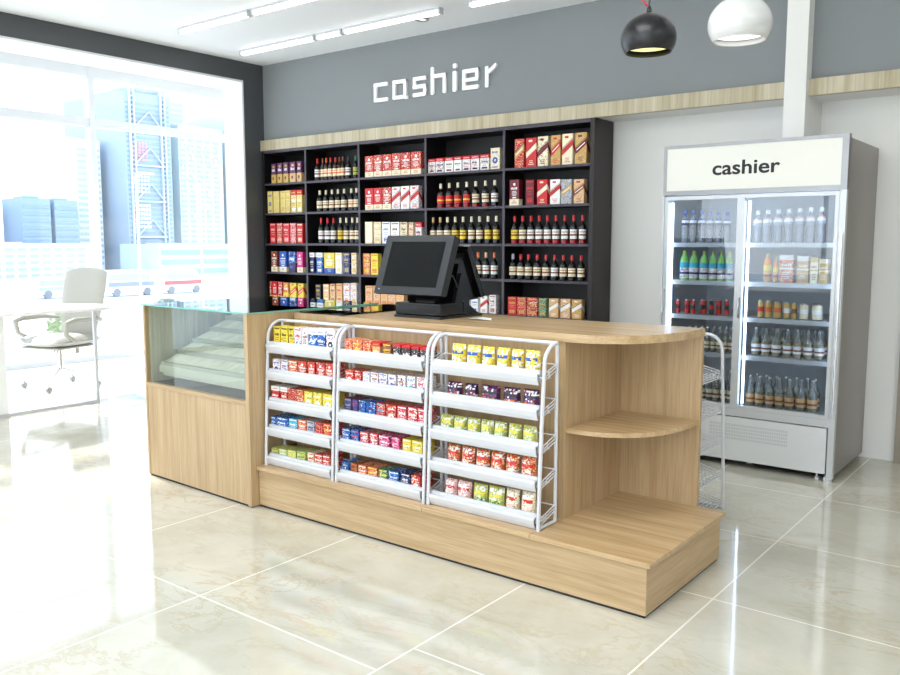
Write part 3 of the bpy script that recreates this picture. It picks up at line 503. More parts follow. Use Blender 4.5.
V0=[v.co.copy() for v in me.vertices]; F0=[tuple(p.vertices) for p in me.polygons]; mm=MB()
for dx,dz in ((0,0),(.0026,0),(-.0026,0),(0,.0022),(0,-.0022),(.0018,.0016),(-.0018,.0016),(.0018,-.0016),(-.0018,-.0016)): mm.add([(v.x+dx,v.y+dz,v.z+dx*.05+dz*.03) for v in V0],F0)
me=mm.mesh('header_lettering',M((12,12,12),.5)); tx=bpy.data.objects.new('header_lettering',me); C.objects.link(tx); tx.parent=hd; tx.rotation_euler=(PI/2,0,0); tx.location=(-1.765,fy0+.003,1.812)
# doors
def door(x0,x1,hinge_side,y0):
    t=.022
    d=part('door',silver,fg,(x0,x0+t,y0,y0+.035,.372,1.688),(x1-t,x1,y0,y0+.035,.372,1.688),(x0+t,x1-t,y0,y0+.035,.372,.395),(x0+t,x1-t,y0,y0+.035,1.665,1.688))
    part('glass_pane',gl_door,d,(x0+t,x1-t,y0+.012,y0+.018,.395,1.665)); return d
d1=door(fx0+.012,-1.785,0,fy0+.006); d2=door(-1.783,fx1-.036,1,fy0+.001)
m=MB(); m.tube([(fx0+.022,fy0-.022,.95),(fx0+.022,fy0-.022,1.10)],.008,n=8); m.tube([(fx0+.022,fy0+.006,1.10),(fx0+.022,fy0-.022,1.10)],.006); m.tube([(fx0+.022,fy0+.006,.95),(fx0+.022,fy0-.022,.95)],.006); obj('handle',m,white_metal,d1)
m=MB(); m.tube([(-1.783+.011,fy0+.001,1.06),(-1.783+.011,fy0-.016,1.05),(-1.783+.011,fy0-.016,.95),(-1.783+.011,fy0+.001,.94)],.006); obj('handle',m,steel,d2)
# right stile with long recessed handle, bottom and grille
part('corner_post',silver,fg,(fx1-.034,fx1,fy0,fy0+.04,.02,1.695)); m=MB(); m.tube([(fx1-.014,fy0-.004,.38),(fx1-.014,fy0-.010,.5),(fx1-.014,fy0-.010,1.3),(fx1-.014,fy0-.002,1.45)],.009,n=10); obj('long_handle',m,chrome,fg)
part('corner_post',silver,fg,(fx0,fx0+.011,fy0,fy0+.04,.05,1.695))
kp=part('kick_panel',M((214,216,216),.35,.15,name='kick panel'),fg,(fx0+.012,fx1-.042,fy0+.004,fy0+.045,.045,.318)); part('bottom_rail',silver,fg,(fx0+.011,fx1-.034,fy0,fy0+.045,.325,.371))
m=MB()
for i in range(46): 
    for j in range(5): m.box(-1.93+i*.0105,-1.9245+i*.0105,fy0+.0034,fy0+.0042,.175+j*.021,.19+j*.021)
obj('vent_grille',m,M((186,188,188),.5),kp)
part('base_tray',black_p,fg,(fx0+.03,fx1-.03,fy0+.05,fy1-.03,.05,.07))
for x,y in ((-1.80,5.34),(-1.715,5.30),(-2.2,5.32),(-2.2,5.8),(-1.3,5.8)):
    m=MB(); m.tube([(x-.012,y,.025),(x+.012,y,.025)],.025,n=16); m.box(x-.016,x+.016,y-.014,y+.014,.03,.05); obj('caster',m,M((225,225,225),.35),fg)
for x in (-1.285,): m=MB(); m.lathe([(.012,0),(.014,.015),(.006,.018),(.006,.05)],x,5.2,0,n=12); obj('foot',m,white_metal,fg)
m=MB(); m.lathe([(.024,0),(.026,.02),(.018,.024),(.018,.036)],-1.22,5.185,0,n=14); obj('foot',m,white_metal,fg)
FZ=[1.385,1.145,.925,.688]
shelf_m=M((180,184,188),.3,.2,name='cooler shelf'); rail_m=M((196,200,204),.25,.1,name='price rail')
for k,z in enumerate(FZ):
    for a,c in ((fx0+.032,-1.79),(-1.778,fx1-.032)):
        m=MB()
        for j in range(17): yy=5.245+j*.034; m.box(a,c,yy,yy+.02,z+.004,z+.012)
        m.box(a,a+.01,5.235,5.80,z-.002,z+.004); m.box(c-.01,c,5.235,5.80,z-.002,z+.004)
        s_=obj('shelf',m,shelf_m,fg); part('price_rail',rail_m,s_,(a,c,5.23,5.2449,z-.016,z+.012))
led=M((255,255,255),.4,emit=(205,225,255),es=7,name='cool white led strip')
for x in (fx0+.045,-1.748,fx1-.045): part('light_strip',led,fg,(x-.005,x+.005,5.205,5.222,.40,1.65))
part('light_strip',led,fg,(fx0+.06,fx1-.06,5.24,5.26,1.672,1.68))
part('center_post',silver,fg,(-1.79,-1.778,5.2,5.23,.374,1.66))

# ---------------------------------------------------------------- desk and chair in the window bay
dk=thing('reception_desk','white curved-top desk with slim frame legs in front of the window bay','desk',(0,0,0))
gw=M((246,246,244),.25,name='white lacquer desk')
m=MB(); poly=[(-6.9,1.2),(-6.83,1.2),(-6.83,3.78)]
for i in range(13): a=-.1+i*(PI*.62)/12; poly.append((-7.2+.38*math.cos(a),3.80+.30*math.sin(a)))
poly+=[(-7.6,3.9),(-7.68,3.4),(-7.7,1.2)]
poly=[(-6.82,1.2)]+poly[2:]; m.prism(poly,.815,.84); obj('desktop',m,gw,dk)
m=MB(); m.box(-6.965,-6.94,3.86,3.885,0,.815); m.box(-6.965,-6.94,1.25,3.86,0,.022); obj('leg_frame',m,white_metal,dk)
part('rear_leg',white_metal,dk,(-7.62,-7.595,1.3,1.325,0,.815)); part('rear_leg',white_metal,dk,(-7.62,-7.595,3.0,3.025,0,.815))
m=MB(); m.box(-6.97,-6.935,1.25,3.10,.022,.815); obj('side_panel',m,gw,dk)
ch=thing('office_chair','cream upholstered swivel armchair on chrome legs behind the white desk','chair',(-7.95,4.06,0),math.radians(196)); ch.scale=(1.22,1.22,1.08)
cm=M((176,172,160),.5,name='cream leather')
def pillow(mb,w,d,t,cx,cy,cz,n=10,m_=0,bend=None,e=3.2):
    vs=[];fs=[]
    for s_ in (1,-1):
        for i in range(n+1):
            for j in range(n+1):
                u=-1+2*i/n; v=-1+2*j/n; q=max(0,1-(abs(u)**e))**.5*max(0,1-(abs(v)**e))**.5
                k=1-.12*(u*u*v*v)
                p=Vector((u*w/2*k,v*d/2*k,s_*t/2*q)); 
                if bend: p=bend(p)
                vs.append((p.x+cx,p.y+cy,p.z+cz))
    o=(n+1)**2
    for s_ in (0,1):
        for i in range(n):
            for j in range(n):
                a=s_*o+i*(n+1)+j; f=(a,a+n+1,a+n+2,a+1); fs.append(f if s_==0 else f[::-1])
    mb.add(vs,fs,m_,True)
m=MB(); pillow(m,.50,.52,.10,0,0,.43); m.box(-.2,.2,-.2,.2,.365,.385,0,.008); obj('seat',m,cm,ch)
rotb=Matrix.Rotation(math.radians(-78),3,'X')
def bb(p): p=Vector((p.x*(1-.12*p.y/.3),p.y,p.z+.35*p.x*p.x)); return rotb@p
m=MB(); pillow(m,.44,.66,.055,0,-.27,.74,12,0,bb); obj('backrest',m,cm,ch)
for s_ in (-1,1):
    m=MB(); m.tube([(s_*.22,-.22,.60),(s_*.27,-.12,.62),(s_*.275,.1,.62),(s_*.265,.17,.60),(s_*.25,.16,.50),(s_*.23,.05,.42)],[.016,.022,.024,.022,.018,.016],n=10); obj('armrest',m,cm,ch)
m=MB(); m.tube([(0,0,.37),(0,0,.16)],.022,n=12); m.tube([(0,0,.37),(.02,.02,.30)],.03,n=10); obj('column',m,chrome,ch)
m=MB()
for k in range(4): a=k*PI/2+.5; m.tube([(0,0,.17),(.14*math.cos(a),.14*math.sin(a),.13),(.28*math.cos(a),.28*math.sin(a),.065)],[.016,.012,.009],n=8)
obj('base',m,chrome,ch)
for k in range(4):
    a=k*PI/2+.5; x,y=.28*math.cos(a),.28*math.sin(a); m=MB(); m.tube([(x-.010,y,.027),(x+.010,y,.027)],.027,n=14); m.tube([(x,y,.03),(x,y,.07)],.007); obj('caster',m,M((160,158,150),.4),ch)
# ---------------------------------------------------------------- goods
BR=random.Random(11)
COL=dict(y=(226,206,120),R=(206,34,40),Q=(214,60,84),D=(112,22,34),C=(240,228,196),Y=(236,208,62),B=(32,84,180),N=(24,34,84),W=(242,242,238),G=(60,120,70),L=(178,190,78),
 O=(222,104,44),P=(238,190,186),M=(204,44,124),V=(58,38,84),K=(28,26,30),T=(222,180,126),S=(170,176,190),A=(70,180,210),E=(128,66,44),H=(206,170,92),F=(24,10,14),I=(200,210,205))
NM=dict(y='pale yellow',R='red',Q='rose red',D='maroon',C='cream',Y='yellow',B='blue',N='navy',W='white',G='green',L='lime green',O='orange',P='pink',M='magenta',V='purple',K='black',T='tan',S='grey',A='turquoise',E='brown',H='gold')
SEC=dict(y='WHE',R='WHD',Q='WCD',D='RHK',C='EHW',Y='GLH',B='WAN',N='WBK',W='BRS',G='LWK',L='GWY',O='YWD',P='RWE',M='WPD',V='BRK',K='WSE',T='EWO',S='NWK',A='WBN',E='OHK',H='CEO',F='FFF',I='III')
_pm={}
def cm_(c,r=.45,busy=0):
    if not busy: return M(COL[c],r,name=NM.get(c,'dark')+' print')
    if (c,r) in _pm: return _pm[c,r]
    m,nt,b=new_mat(NM.get(c,'dark')+' busy print'); N=nt.nodes; L=nt.links; tc=N.new('ShaderNodeTexCoord')
    mp=N.new('ShaderNodeMapping'); mp.inputs['Scale'].default_value=(1,1,1.7); n=N.new('ShaderNodeTexNoise'); n.inputs['Scale'].default_value=BR.uniform(85,110); n.inputs['Detail'].default_value=1.5
    L.new(tc.outputs['Object'],mp.inputs[0]); oi=N.new('ShaderNodeObjectInfo'); ad=N.new('ShaderNodeVectorMath'); ad.operation='MULTIPLY_ADD'; ad.inputs[1].default_value=(9,9,9); 
    cb=N.new('ShaderNodeCombineXYZ'); [L.new(oi.outputs['Random'],cb.inputs[i]) for i in range(3)]; L.new(cb.outputs[0],ad.inputs[0]); L.new(mp.outputs[0],ad.inputs[2]); L.new(ad.outputs[0],n.inputs['Vector'])
    rp=N.new('ShaderNodeValToRGB'); rp.color_ramp.interpolation='CONSTANT'; e=rp.color_ramp.elements; s3=SEC[c]
    e[0].position=0; e[0].color=(*lin(COL[s3[2]]),1); e[1].position=.37; e[1].color=(*lin(COL[c]),1)
    for p_,k_ in ((.585,s3[1]),(.64,s3[0])): q=e.new(p_); q.color=(*lin(COL[k_]),1)
    L.new(n.outputs['Fac'],rp.inputs[0]); L.new(rp.outputs[0],b.inputs['Base Color']); b.inputs['Roughness'].default_value=r; _pm[c,r]=m; return m
def carton(w,d,h,st,busy=0):
    pat,cs=st.split(':'); a=cs[0]; b_=cs[1] if len(cs)>1 else a
    hw=w/2; mb=MB(); e=.0005
    mats=[cm_(a,.4,busy),cm_(b_),cm_('W' if a not in 'WC' else 'E'),cm_('K' if a not in 'K' else 'C')]
    mb.box(-hw,hw,0,d,0,h,0)
    def dec(x0,x1,z0,z1,m_,k=1): mb.quad((x0,-e*k,z0),(x1,-e*k,z0),(x1,-e*k,z1),(x0,-e*k,z1),m_)
    def ddec(pts,m_,k=1): mb.add([(x,-e*k,z) for x,z in pts],[tuple(range(len(pts)))],m_)
    def lines(z0,z1,n,m_,k=2,f=.72):
        for i in range(n):
            zz=z0+(z1-z0)*i/max(1,n-1); ww=w*f*BR.uniform(.5,1)/2; dec(-ww,ww,zz,zz+h*.022,m_,k)
    def title(z,hh,m_,k=2):
        x=-w*.34; 
        while x<w*.3:
            l=w*BR.uniform(.07,.14); dec(x,x+l,z,z+hh*BR.uniform(.6,1),m_,k); x+=l+w*.045
    mb.quad((-hw+.001,d*.49,h+e),(hw-.001,d*.49,h+e),(hw-.001,d*.51,h+e),(-hw+.001,d*.51,h+e),2)   # flap seam
    if pat=='plain':
        title(h*.62,h*.12,1); lines(h*.42,h*.52,2,1); dec(-w*.3,w*.3,h*.1,h*.28,1); lines(h*.14,h*.22,2,0,3,.5); dec(-w*.42,w*.42,h*.9,h*.95,1)
    elif pat=='dot':
        n=14; ddec([(w*.3*math.cos(2*PI*i/n),h*.42+w*.3*math.sin(2*PI*i/n)) for i in range(n)],1); n=8
        ddec([(w*.12*math.cos(2*PI*i/n),h*.42+w*.12*math.sin(2*PI*i/n)) for i in range(n)],0,2); title(h*.76,h*.1,1)
        dec(-w*.3,w*.3,h*.08,h*.13,1)
    elif pat=='band':
        mb.box(-hw-e,hw+e,-e,d+e,0,h*.25,1); title(h*.62,h*.1,2); lines(h*.38,h*.54,4,2); lines(h*.09,h*.16,2,0,3,.55); n=10
        ddec([(w*.13*math.cos(2*PI*i/n),h*.82+w*.13*math.sin(2*PI*i/n)) for i in range(n)],2)
        if BR.random()<.5: dec(-w*.2,w*.2,h*.28,h*.33,2)
    elif pat in('top','topr'):
        mb.box(-hw-e,hw+e,-e,d+e,h*(.78 if pat=='top' else .86),h+e,1); title(h*.48,h*.13,3 if a=='W' else 2); lines(h*.3,h*.4,2,1); dec(-w*.3,w*.3,h*.08,h*.2,3 if a=='W' and BR.random()<.5 else 2)
        title(h*.86,h*.06,0,3)
    elif pat=='split':
        mb.box(-hw-e,hw+e,-e,d+e,0,h*.45,1); title(h*.6,h*.14,2); dec(-w*.2,w*.25,h*.78,h*.9,1); dec(-w*.25,w*.1,h*.18,h*.32,0,3)
    elif pat=='diag':
        ddec([(-hw,h*.30),(hw,h*.62),(hw,h*.82),(-hw,h*.50)],1); ddec([(-hw*.5,h*.86),(hw*.2,h*.86),(hw*.2,h*.93),(-hw*.5,h*.93)],1)
        ddec([(-hw*.75,h*.43),(hw*.75,h*.66),(hw*.75,h*.70),(-hw*.75,h*.47)],2,2); lines(h*.08,h*.2,3,1,2,.6)
        ddec([(-hw,h*.52),(hw,h*.84),(hw,h*.86),(-hw,h*.54)],3,2)
        mb.quad((hw+e,0,h*.62),(hw+e,d,h*.30),(hw+e,d,h*.50),(hw+e,0,h*.82),1)
    elif pat=='carton':
        mb.box(-hw-e,hw+e,-e,d+e,h*.82,h+e,1); mb.box(-hw-e,hw+e,-e,d+e,h*.48,h*.54,1); title(h*.6,h*.1,2); lines(h*.15,h*.35,4,2)
    return mb,mats
def pouch(w,d,h,st):
    cs=st.split(':')[1]; mats=[cm_(cs[0],.28,1),cm_(cs[1],.28),cm_(cs[2],.28),cm_('W',.3)]; mb=MB(); n=12; k=16; ph=BR.uniform(0,6)
    for s_ in (0,1):
        vs=[]
        for j in range(k+1):
            v=j/k
            for i in range(n+1):
                u=-1+2*i/n; bul=(1-abs(u)**2.6)**.6*min(1,(1-v)*7)**.7*(1 if v>0.02 else .95)*(.62+.38*math.cos((v-.25)*2.2))
                wob=.0015*math.sin(9*u+ph+7*v)
                y=d/2+(-1 if s_==0 else 1)*(d/2*bul+ (.0006 if v>.93 else 0))+(wob if v>.5 else 0)
                x=u*w/2*(1-.03*math.sin(PI*v)); vs.append((x,y,v*h))
        for j in range(k):
            for i in range(n):
                v=(j+.5)/k; u=(i+.5)/n; mi=0
                if s_==0:
                    if .6<v<.78 and .12<u<.88 and BR.random()<.78: mi=1
                    elif .2<v<.52 and .2<u<.85 and BR.random()<.5: mi=2
                    elif .78<v<.95 and BR.random()<.4: mi=3
                    elif .1<v<.6 and BR.random()<.10: mi=3
                a=j*(n+1)+i; f=(a,a+1,a+n+2,a+n+1); mb.add([vs[q] for q in (f if s_==0 else f[::-1])],[(0,1,2,3)],mi,True)
    mb.add([(x,y,0) for x,y in ((-w*.48,0.1*d),(w*.48,.1*d),(w*.48,.9*d),(-w*.48,.9*d))],[(3,2,1,0)],0)
    return mb,mats
clearg=glass('clear bottle glass',(.72,.76,.74),1.4,.06,.05,.16); clearp=glass('clear bottle plastic',(.70,.73,.78),1.2,.06,.08,.22)
dark_glass=M((12,13,12),.1,name='dark bottle glass'); brown_glass=M((48,20,8),.1,name='brown bottle glass'); wine_glass=M((16,8,9),.1,name='wine bottle glass'); green_glass=M((20,44,26),.12,name='green bottle glass')
LABI=[0]
def bottle(t,w,h,kind,code):
    r=w/2*(.92 if kind=='b' else .97); cap,lab,bod=code
    if kind=='b':
        gm={'K':dark_glass,'E':brown_glass,'F':wine_glass}[bod]
        prof=[(r*.9,0),(r,.006*h/.2),(r,h*.60),(r*.86,h*.66),(r*.42,h*.74),(r*.34,h*.78),(r*.34,h*.86)]
        m=MB(); m.lathe(prof,n=14,mats=[0]*6); 
        if bod=='F': m.lathe([(r+.0004,h*.012),(r+.0004,h*.13)],n=14,m=1,caps=False)  # wine red ring at the foot of the bottle
        obj('body',m,[gm,M((150,12,22),.15,name='red wine base glass')],t)
        m=MB(); m.lathe([(r+.0006,h*.17),(r+.0006,h*.5)],n=16,caps=False); m.lathe([(r+.0010,h*.28),(r+.0010,h*.34)],n=16,m=1,caps=False)
        if lab not in 'R': m.lathe([(r+.0010,h*.40),(r+.0010,h*.425)],n=16,m=1,caps=False)
        obj('label',m,[cm_(lab if lab!='O' else 'C',.5),cm_({'R':'Y','O':'O'}.get(lab,'E'),.5)],t)
        m=MB(); m.lathe([(r*.38,h*.80),(r*.40,h*.81),(r*.38,h*.985),(r*.30,h)],n=12); obj('cap',m,cm_(cap,.3),t)
    elif kind in('g2','g3'):
        prof=[(r*.85,0),(r,.008),(r,h*.55),(r*.8,h*.64),(r*.4,h*.78),(r*.34,h*.94),(r*.4,h*.96)]
        m=MB(); m.lathe(prof,n=12); 
        liq={'H':M((214,178,90),.25,name='pale beer'),'Y':M((196,180,96),.25,name='pale drink'),'I':M((150,140,96),.25,name='dull drink')}
        m.lathe([(r*.9,.004),(r*.9,h*.5),(0,h*.5)],n=12,m=1); obj('body',m,[clearg,liq['H'] if bod=='H' else liq['I']],t)
        m=MB(); m.lathe([(r+.0006,h*.16),(r+.0006,h*.42)],n=12,caps=False); m.lathe([(r+.001,h*.24),(r+.001,h*.30)],n=12,m=1,caps=False); obj('label',m,[cm_(lab,.5),cm_('E',.5)],t)
        m=MB(); m.lathe([(r*.46,h*.95),(r*.50,h*.96),(r*.42,h)],n=12); obj('cap',m,steel,t)
    elif kind=='w':
        prof=[(r*.9,0),(r,.01),(r*.94,h*.2),(r,h*.24),(r*.94,h*.42),(r,h*.5),(r*.96,h*.62),(r*.7,h*.76),(r*.36,h*.86),(r*.34,h*.92)]
        m=MB(); m.lathe(prof,n=14); obj('body',m,clearp,t)
        m=MB(); m.lathe([(r+.001,h*.54),(r*.985,h*.62),(r*.86,h*.70),(r*.60,h*.785)],n=14,mats=[0,1,2],caps=False); obj('label',m,[cm_('N' if cap=='B' else 'S'),cm_('W'),cm_('B' if cap=='B' else 'P')],t)
        m=MB(); m.lathe([(r*.44,h*.88),(r*.46,h*.90),(r*.42,h)],n=12); obj('cap',m,cm_('B' if cap=='B' else 'W',.4),t)
    elif kind=='p':
        prof=[(r*.9,0),(r,.01),(r,h*.62),(r*.74,h*.78),(r*.36,h*.88),(r*.34,h*.92)]
        m=MB(); m.lathe(prof,n=14); obj('body',m,M((150,214,120),.2,name='green soda plastic') if bod=='G' else M((238,150,40),.2,name='orange soda plastic'),t)
        m=MB(); z=[.06,.20,.27,.42,.60] ; m.lathe([(r+.0008,h*q) for q in z],n=14,mats=[0,1,0,2],caps=False); obj('label',m,[cm_('W',.4,1) if bod=='G' else cm_('H'),cm_('N' if bod=='G' else 'R'),cm_('A' if bod=='G' else 'Y')],t)
        m=MB(); m.lathe([(r*.40,h*.90),(r*.42,h*.91),(r*.38,h)],n=12); obj('cap',m,cm_('L' if bod=='G' else 'H',.4),t)
def can(w,h,st):
    cs=st.split(':')[1]; r=w/2; m=MB()
    m.lathe([(r*.8,0),(r,h*.05),(r,h*.35),(r,h*.62),(r,h*.9),(r*.82,h*.97),(r*.84,h),(r*.72,h*.985),(0,h*.985)],n=16,mats=[2,0,1,0,2,2,2,2]); return m,[cm_(cs[0],.25),cm_(cs[1],.25),steel]
ORD=['first','second','third','fourth','fifth','sixth','seventh','eighth','ninth']
def look(k,st):
    if k=='x':
        p,c=st.split(':'); a,b_=NM[c[0]],NM[c[1]]
        return {'plain':f'{a} carton printed in {b_}','dot':f'{a} carton with {b_} disc','band':f'{a} carton with {b_} base','top':f'{a} carton with {b_} top','topr':f'{a} carton with {b_} lid',
                'split':f'{a} carton with {b_} lower half','diag':f'{a} carton with {b_} diagonal','carton':f'{a} drink carton with {b_} top'}[p]
    if k=='g': c=st.split(':')[1]; return f'{NM[c[0]]} snack pouch with {NM[c[1]]} lettering'
    if k=='c': c=st.split(':')[1]; return f'{NM[c[0]]} and {NM[c[1]]} drink can'
    if k=='b': return f'{"silver" if st[0]=="S" else NM[st[0]]}-capped bottle with {NM[st[1]]} label'
    if k=='w': return 'blue-capped water bottle' if st[0]=='B' else 'white-capped clear water bottle'
    if k=='p': return 'green soda bottle, blue and white label' if st[2]=='G' else 'orange juice bottle'
    return 'pale beer bottle, white label' if st[2]=='H' else ('clear bottle, tan label' if st[1]=='T' else 'clear bottle, pale label')
KN={'x':('carton','box'),'g':('snack_pouch','snack bag'),'c':('drink_can','can'),'b':('wine_bottle','bottle'),'w':('water_bottle','bottle'),'p':('soda_bottle','bottle'),'g2':('beer_bottle','bottle')}
BAY=['first bay','second bay','third bay','fourth bay','fifth bay']; SH=['top shelf','second shelf','third shelf','fourth shelf','fifth shelf']
TR=['top tray','second tray','third tray','fourth tray','bottom tray']; RK=['left snack rack','middle snack rack','right snack rack']; FS=['top shelf','second shelf','third shelf','fourth shelf','bottom shelf']
for loc,(kind,items) in DATA.items():
    a,r_=int(loc[1]),int(loc[2]); extra=loc[3:]
    if loc[0]=='s': z0=BZ[r_-1]; y0=5.632; where=f'{SH[r_-1]}, {BAY[a-1]} of dark shelving'; dep=.05
    elif loc[0]=='r': z0=.222+(.661,.516,.363,.218,.063)[r_-1]-.0425; y0=2.852+(.022+.034*min(1,(z0-.18)/.772)*.5)+.016; where=f'{TR[r_-1]}, {RK[a-1]}'; dep=.098 if kind=='x' else .06; dep=min(dep,2.984-y0)
    else: z0=(FZ+[.374-.012])[r_-1]+.012; y0=5.262; where=f'{FS[r_-1]}, {"left" if a==1 else "right"} cooler door'; dep=.065
    n=len(items)
    if loc[0]=='s': lo,hi=xs[a-1]+.014,xs[a]-.014
    elif loc[0]=='r': lo,hi=((-3.46,-2.985),(-2.93,-2.40),(-2.343,-1.80))[a-1]
    else: lo,hi=-9,9
    items=[((max(x-w/2,lo)+min(x+w/2,hi))/2,min(x+w/2,hi)-max(x-w/2,lo),h,st) for x,w,h,st in items]
    for i,(x,w,h,st) in enumerate(items):
        gap=min([abs(items[j][0]-x)-(items[j][1]/2 if kind in 'xcg' and 0 else 0) for j in range(n) if j!=i] or [9])
        if kind in('w','p','g2') and n>3: w=gap*.94
        if kind in('b','w','p','g2','c'): w=min(w,gap-.003)
        pos='' if n==1 else (f'{ORD[i]} from left, ' if i<n-1 else 'rightmost, ')
        if loc=='f22': pos=['leftmost, ','second from left, '][i]
        if loc=='s41t': pos='taller, far right, '
        if loc=='f22t': pos=['third from left, ','fourth from left, ','fifth from left, ','rightmost, '][i]
        nm,cat=KN[kind]; lab=f'{look(kind,st)}, {pos}{where}'
        grp=f'{cat} row on the {where}'
        if kind in('x','g','c'):
            mb,mats=(carton(w,dep,h,st,loc[0]=='r' or BR.random()<.5) if kind=='x' else pouch(w,dep,h,st) if kind=='g' else can(w,h,st))
            o=obj(nm if not st.startswith('carton') else 'juice_carton',mb,mats,None,(x,y0 if kind!='c' else y0+w/2,z0)); tag(o,lab,cat,grp)
            if kind=='x' and loc[0]=='s': o.rotation_euler=(0,0,0)
        else:
            t=thing(nm,lab,cat,(x,y0+w/2,z0),0,grp); bottle(t,w,h,kind,st)
            if kind=='g2':     # a second row stands behind the front one
                t2=thing(nm,f'{look(kind,st)}, back row, {pos}{where}',cat,(x+.018 if i<n-1 else x-.004,y0+w/2+.075,z0),0,grp+', back row')
                for chd in list(t.children): c=chd.copy(); C.objects.link(c); c.parent=t2
# ---------------------------------------------------------------- the street beyond the glazing, its haze put into pale colours
GZ=-3.4
b=MB(); b.box(-10.4,-9.6,-30,60,-.3,-.02); b.box(-260,-10.4,-120,220,GZ-.2,GZ); g_=obj('street_ground',b,M((196,200,202),.8,noise=.1)); g_['kind']='structure'
def building(name,label,x,y0,y1,z1,depth,wall,win,rows,cols,z0=GZ,style='grid',cat='building'):
    t=thing(name,label,cat,(x,(y0+y1)/2,z0)); hw=(y1-y0)/2; h=z1-z0
    m=MB(); m.box(-depth,0,-hw,hw,0,h); m.box(-depth*.7,-depth*.2,-hw*.6,hw*.5,h,h*1.03); obj('walls',m,M(tuple(v*.9 for v in wall),.7),t)
    m=MB()
    for r in range(rows):
        za=h*(.06+.9*r/rows); zb=za+h*.9/rows*.5
        if style=='band': m.box(0,.06,-hw*.94,hw*.94,za,zb)
        else:
            for c in range(cols): ya=-hw*.94+2*hw*.94*c/cols; m.box(0,.06,ya,ya+2*hw*.94/cols*.62,za,zb)
    obj('windows',m,M(tuple(v*.88 for v in win),.25),t); return t
k=3.0
P=lambda y,z:(y*k,1.4+(z-1.4)*k)
def bp(name,label,ya,yb,zt,wall,win,rows,cols,style='grid',dist=-120,depth=18,kk=3.0):
    return building(name,label,dist,ya*kk,yb*kk,1.4+(zt-1.4)*kk,depth,wall,win,rows,cols,z0=GZ,style=style)
bp('office_block','low white office block with strip windows, left part of the window view',9.0,22.6,1.35,(226,228,232),(186,196,210),5,22,'grid',-110,8,2.75)
bp('apartment_block','pale stepped block behind the low white offices at far left',13,18.7,3.3,(222,224,228),(196,202,212),9,12,'grid',-126)
bp('office_tower','slim pale tower with blue bands just left of the window mullion',21.75,23.0,6.4,(230,234,240),(186,200,220),20,1,'band',-126,18,3.15)
bp('glass_office','steel blue glass office block above the low offices, left one',19.0,20.35,3.45,(158,176,194),(146,168,190),10,5,'band',-122,6,3.05)
bp('glass_office','steel blue glass office block above the low offices, right one',20.55,21.7,3.4,(158,176,194),(146,168,190),10,5,'band',-122,6,3.05)
tw=bp('glass_tower','tall blue glass tower with lattice bracing right of the mullion',24.6,27.3,9.1,(172,186,198),(152,172,190),34,1,'band',-121)
m=MB(); hw=(27.3-24.6)*1.5; H_=(9.1-1.4)*3+1.4-GZ
for y in (-hw*.72,hw*.62):
    for s_ in (-.35,.35): m.box(.06,.5,y+s_-.09,y+s_+.09,0,H_*1.05)
    for j in range(40): m.box(.1,.4,y-.35,y+.35,j*H_/40,j*H_/40+.12)
for j in range(5):
    z=H_*j/5; m.tube([(.4,-hw*.7,z),(.4,0,z+H_/10),(.4,hw*.62,z)],.12,n=5); m.tube([(.4,-hw*.7,z),(.4,hw*.62,z)],.14,n=5)
obj('lattice_bracing',m,M((196,204,212),.6),tw)
m=MB(); m.lathe([(hw*.75,0),(hw*.95,.8),(hw*.95,1.2),(hw*.7,1.2),(hw*.7,3.4),(hw*.3,3.8)],-4,.6,H_,n=24); obj('round_crown',m,M((192,202,210),.6),tw)
for yy,za,zb,cc,cw in ((-1.6,17.5,20.5,(222,150,150),1.5),(-1.4,12.5,16,(214,206,180),1.4),(-1.2,7,11,(232,232,230),1.2)): 
    m=MB(); [m.box(.07,.12,yy-cw+i*cw*2/5,yy-cw+i*cw*2/5+cw*.28,za+j*(zb-za)/6,za+j*(zb-za)/6+(zb-za)/9) for i in range(5) for j in range(6)]; obj('panel_grid',m,M(cc,.6),tw)
ht=bp('hotel_tower','pale turquoise tower with coloured panels at the right of the window',28.0,30.9,7.8,(206,222,224),(176,202,206),26,5,'grid',-122)
rr_=random.Random(5); cells=[(i,j) for i in range(16) for j in range(12,48)]; rr_.shuffle(cells)
for cc,z0,z1,n_ in (((214,176,180),9,22,60),((170,190,210),16,24,50),((178,204,184),14,21,40),((222,214,176),6,14,50)):
    m=MB()
    for i in range(n_):
        c_=cells.pop(); y=-3.9+c_[0]*.5; z=c_[1]*.5
        if z0<z<z1: m.box(.08,.13,y,y+.4,z,z+.38)
    obj('coloured_panel',m,M(cc,.6),ht)
bp('slim_tower','tall slim grey-blue tower behind the turquoise one',28.9,30.2,9.9,(190,200,212),(174,188,204),30,3,'band',-160,16,3.7)
bp('station_building','low pale building with turquoise window strips at street level, right',26.6,31.5,1.3,(206,216,222),(166,196,204),3,9,'band',-106,10,2.6)
bp('corner_tower','dotted grey tower at the right edge of the window',31.3,33.6,8.6,(206,208,206),(168,172,174),36,7,'grid',-122)
bp('grey_tower','pale grey tower seen beside the mullion behind the lattice tower',23.1,24.6,7.9,(218,224,230),(198,208,218),24,4,'grid',-160,16,3.9)
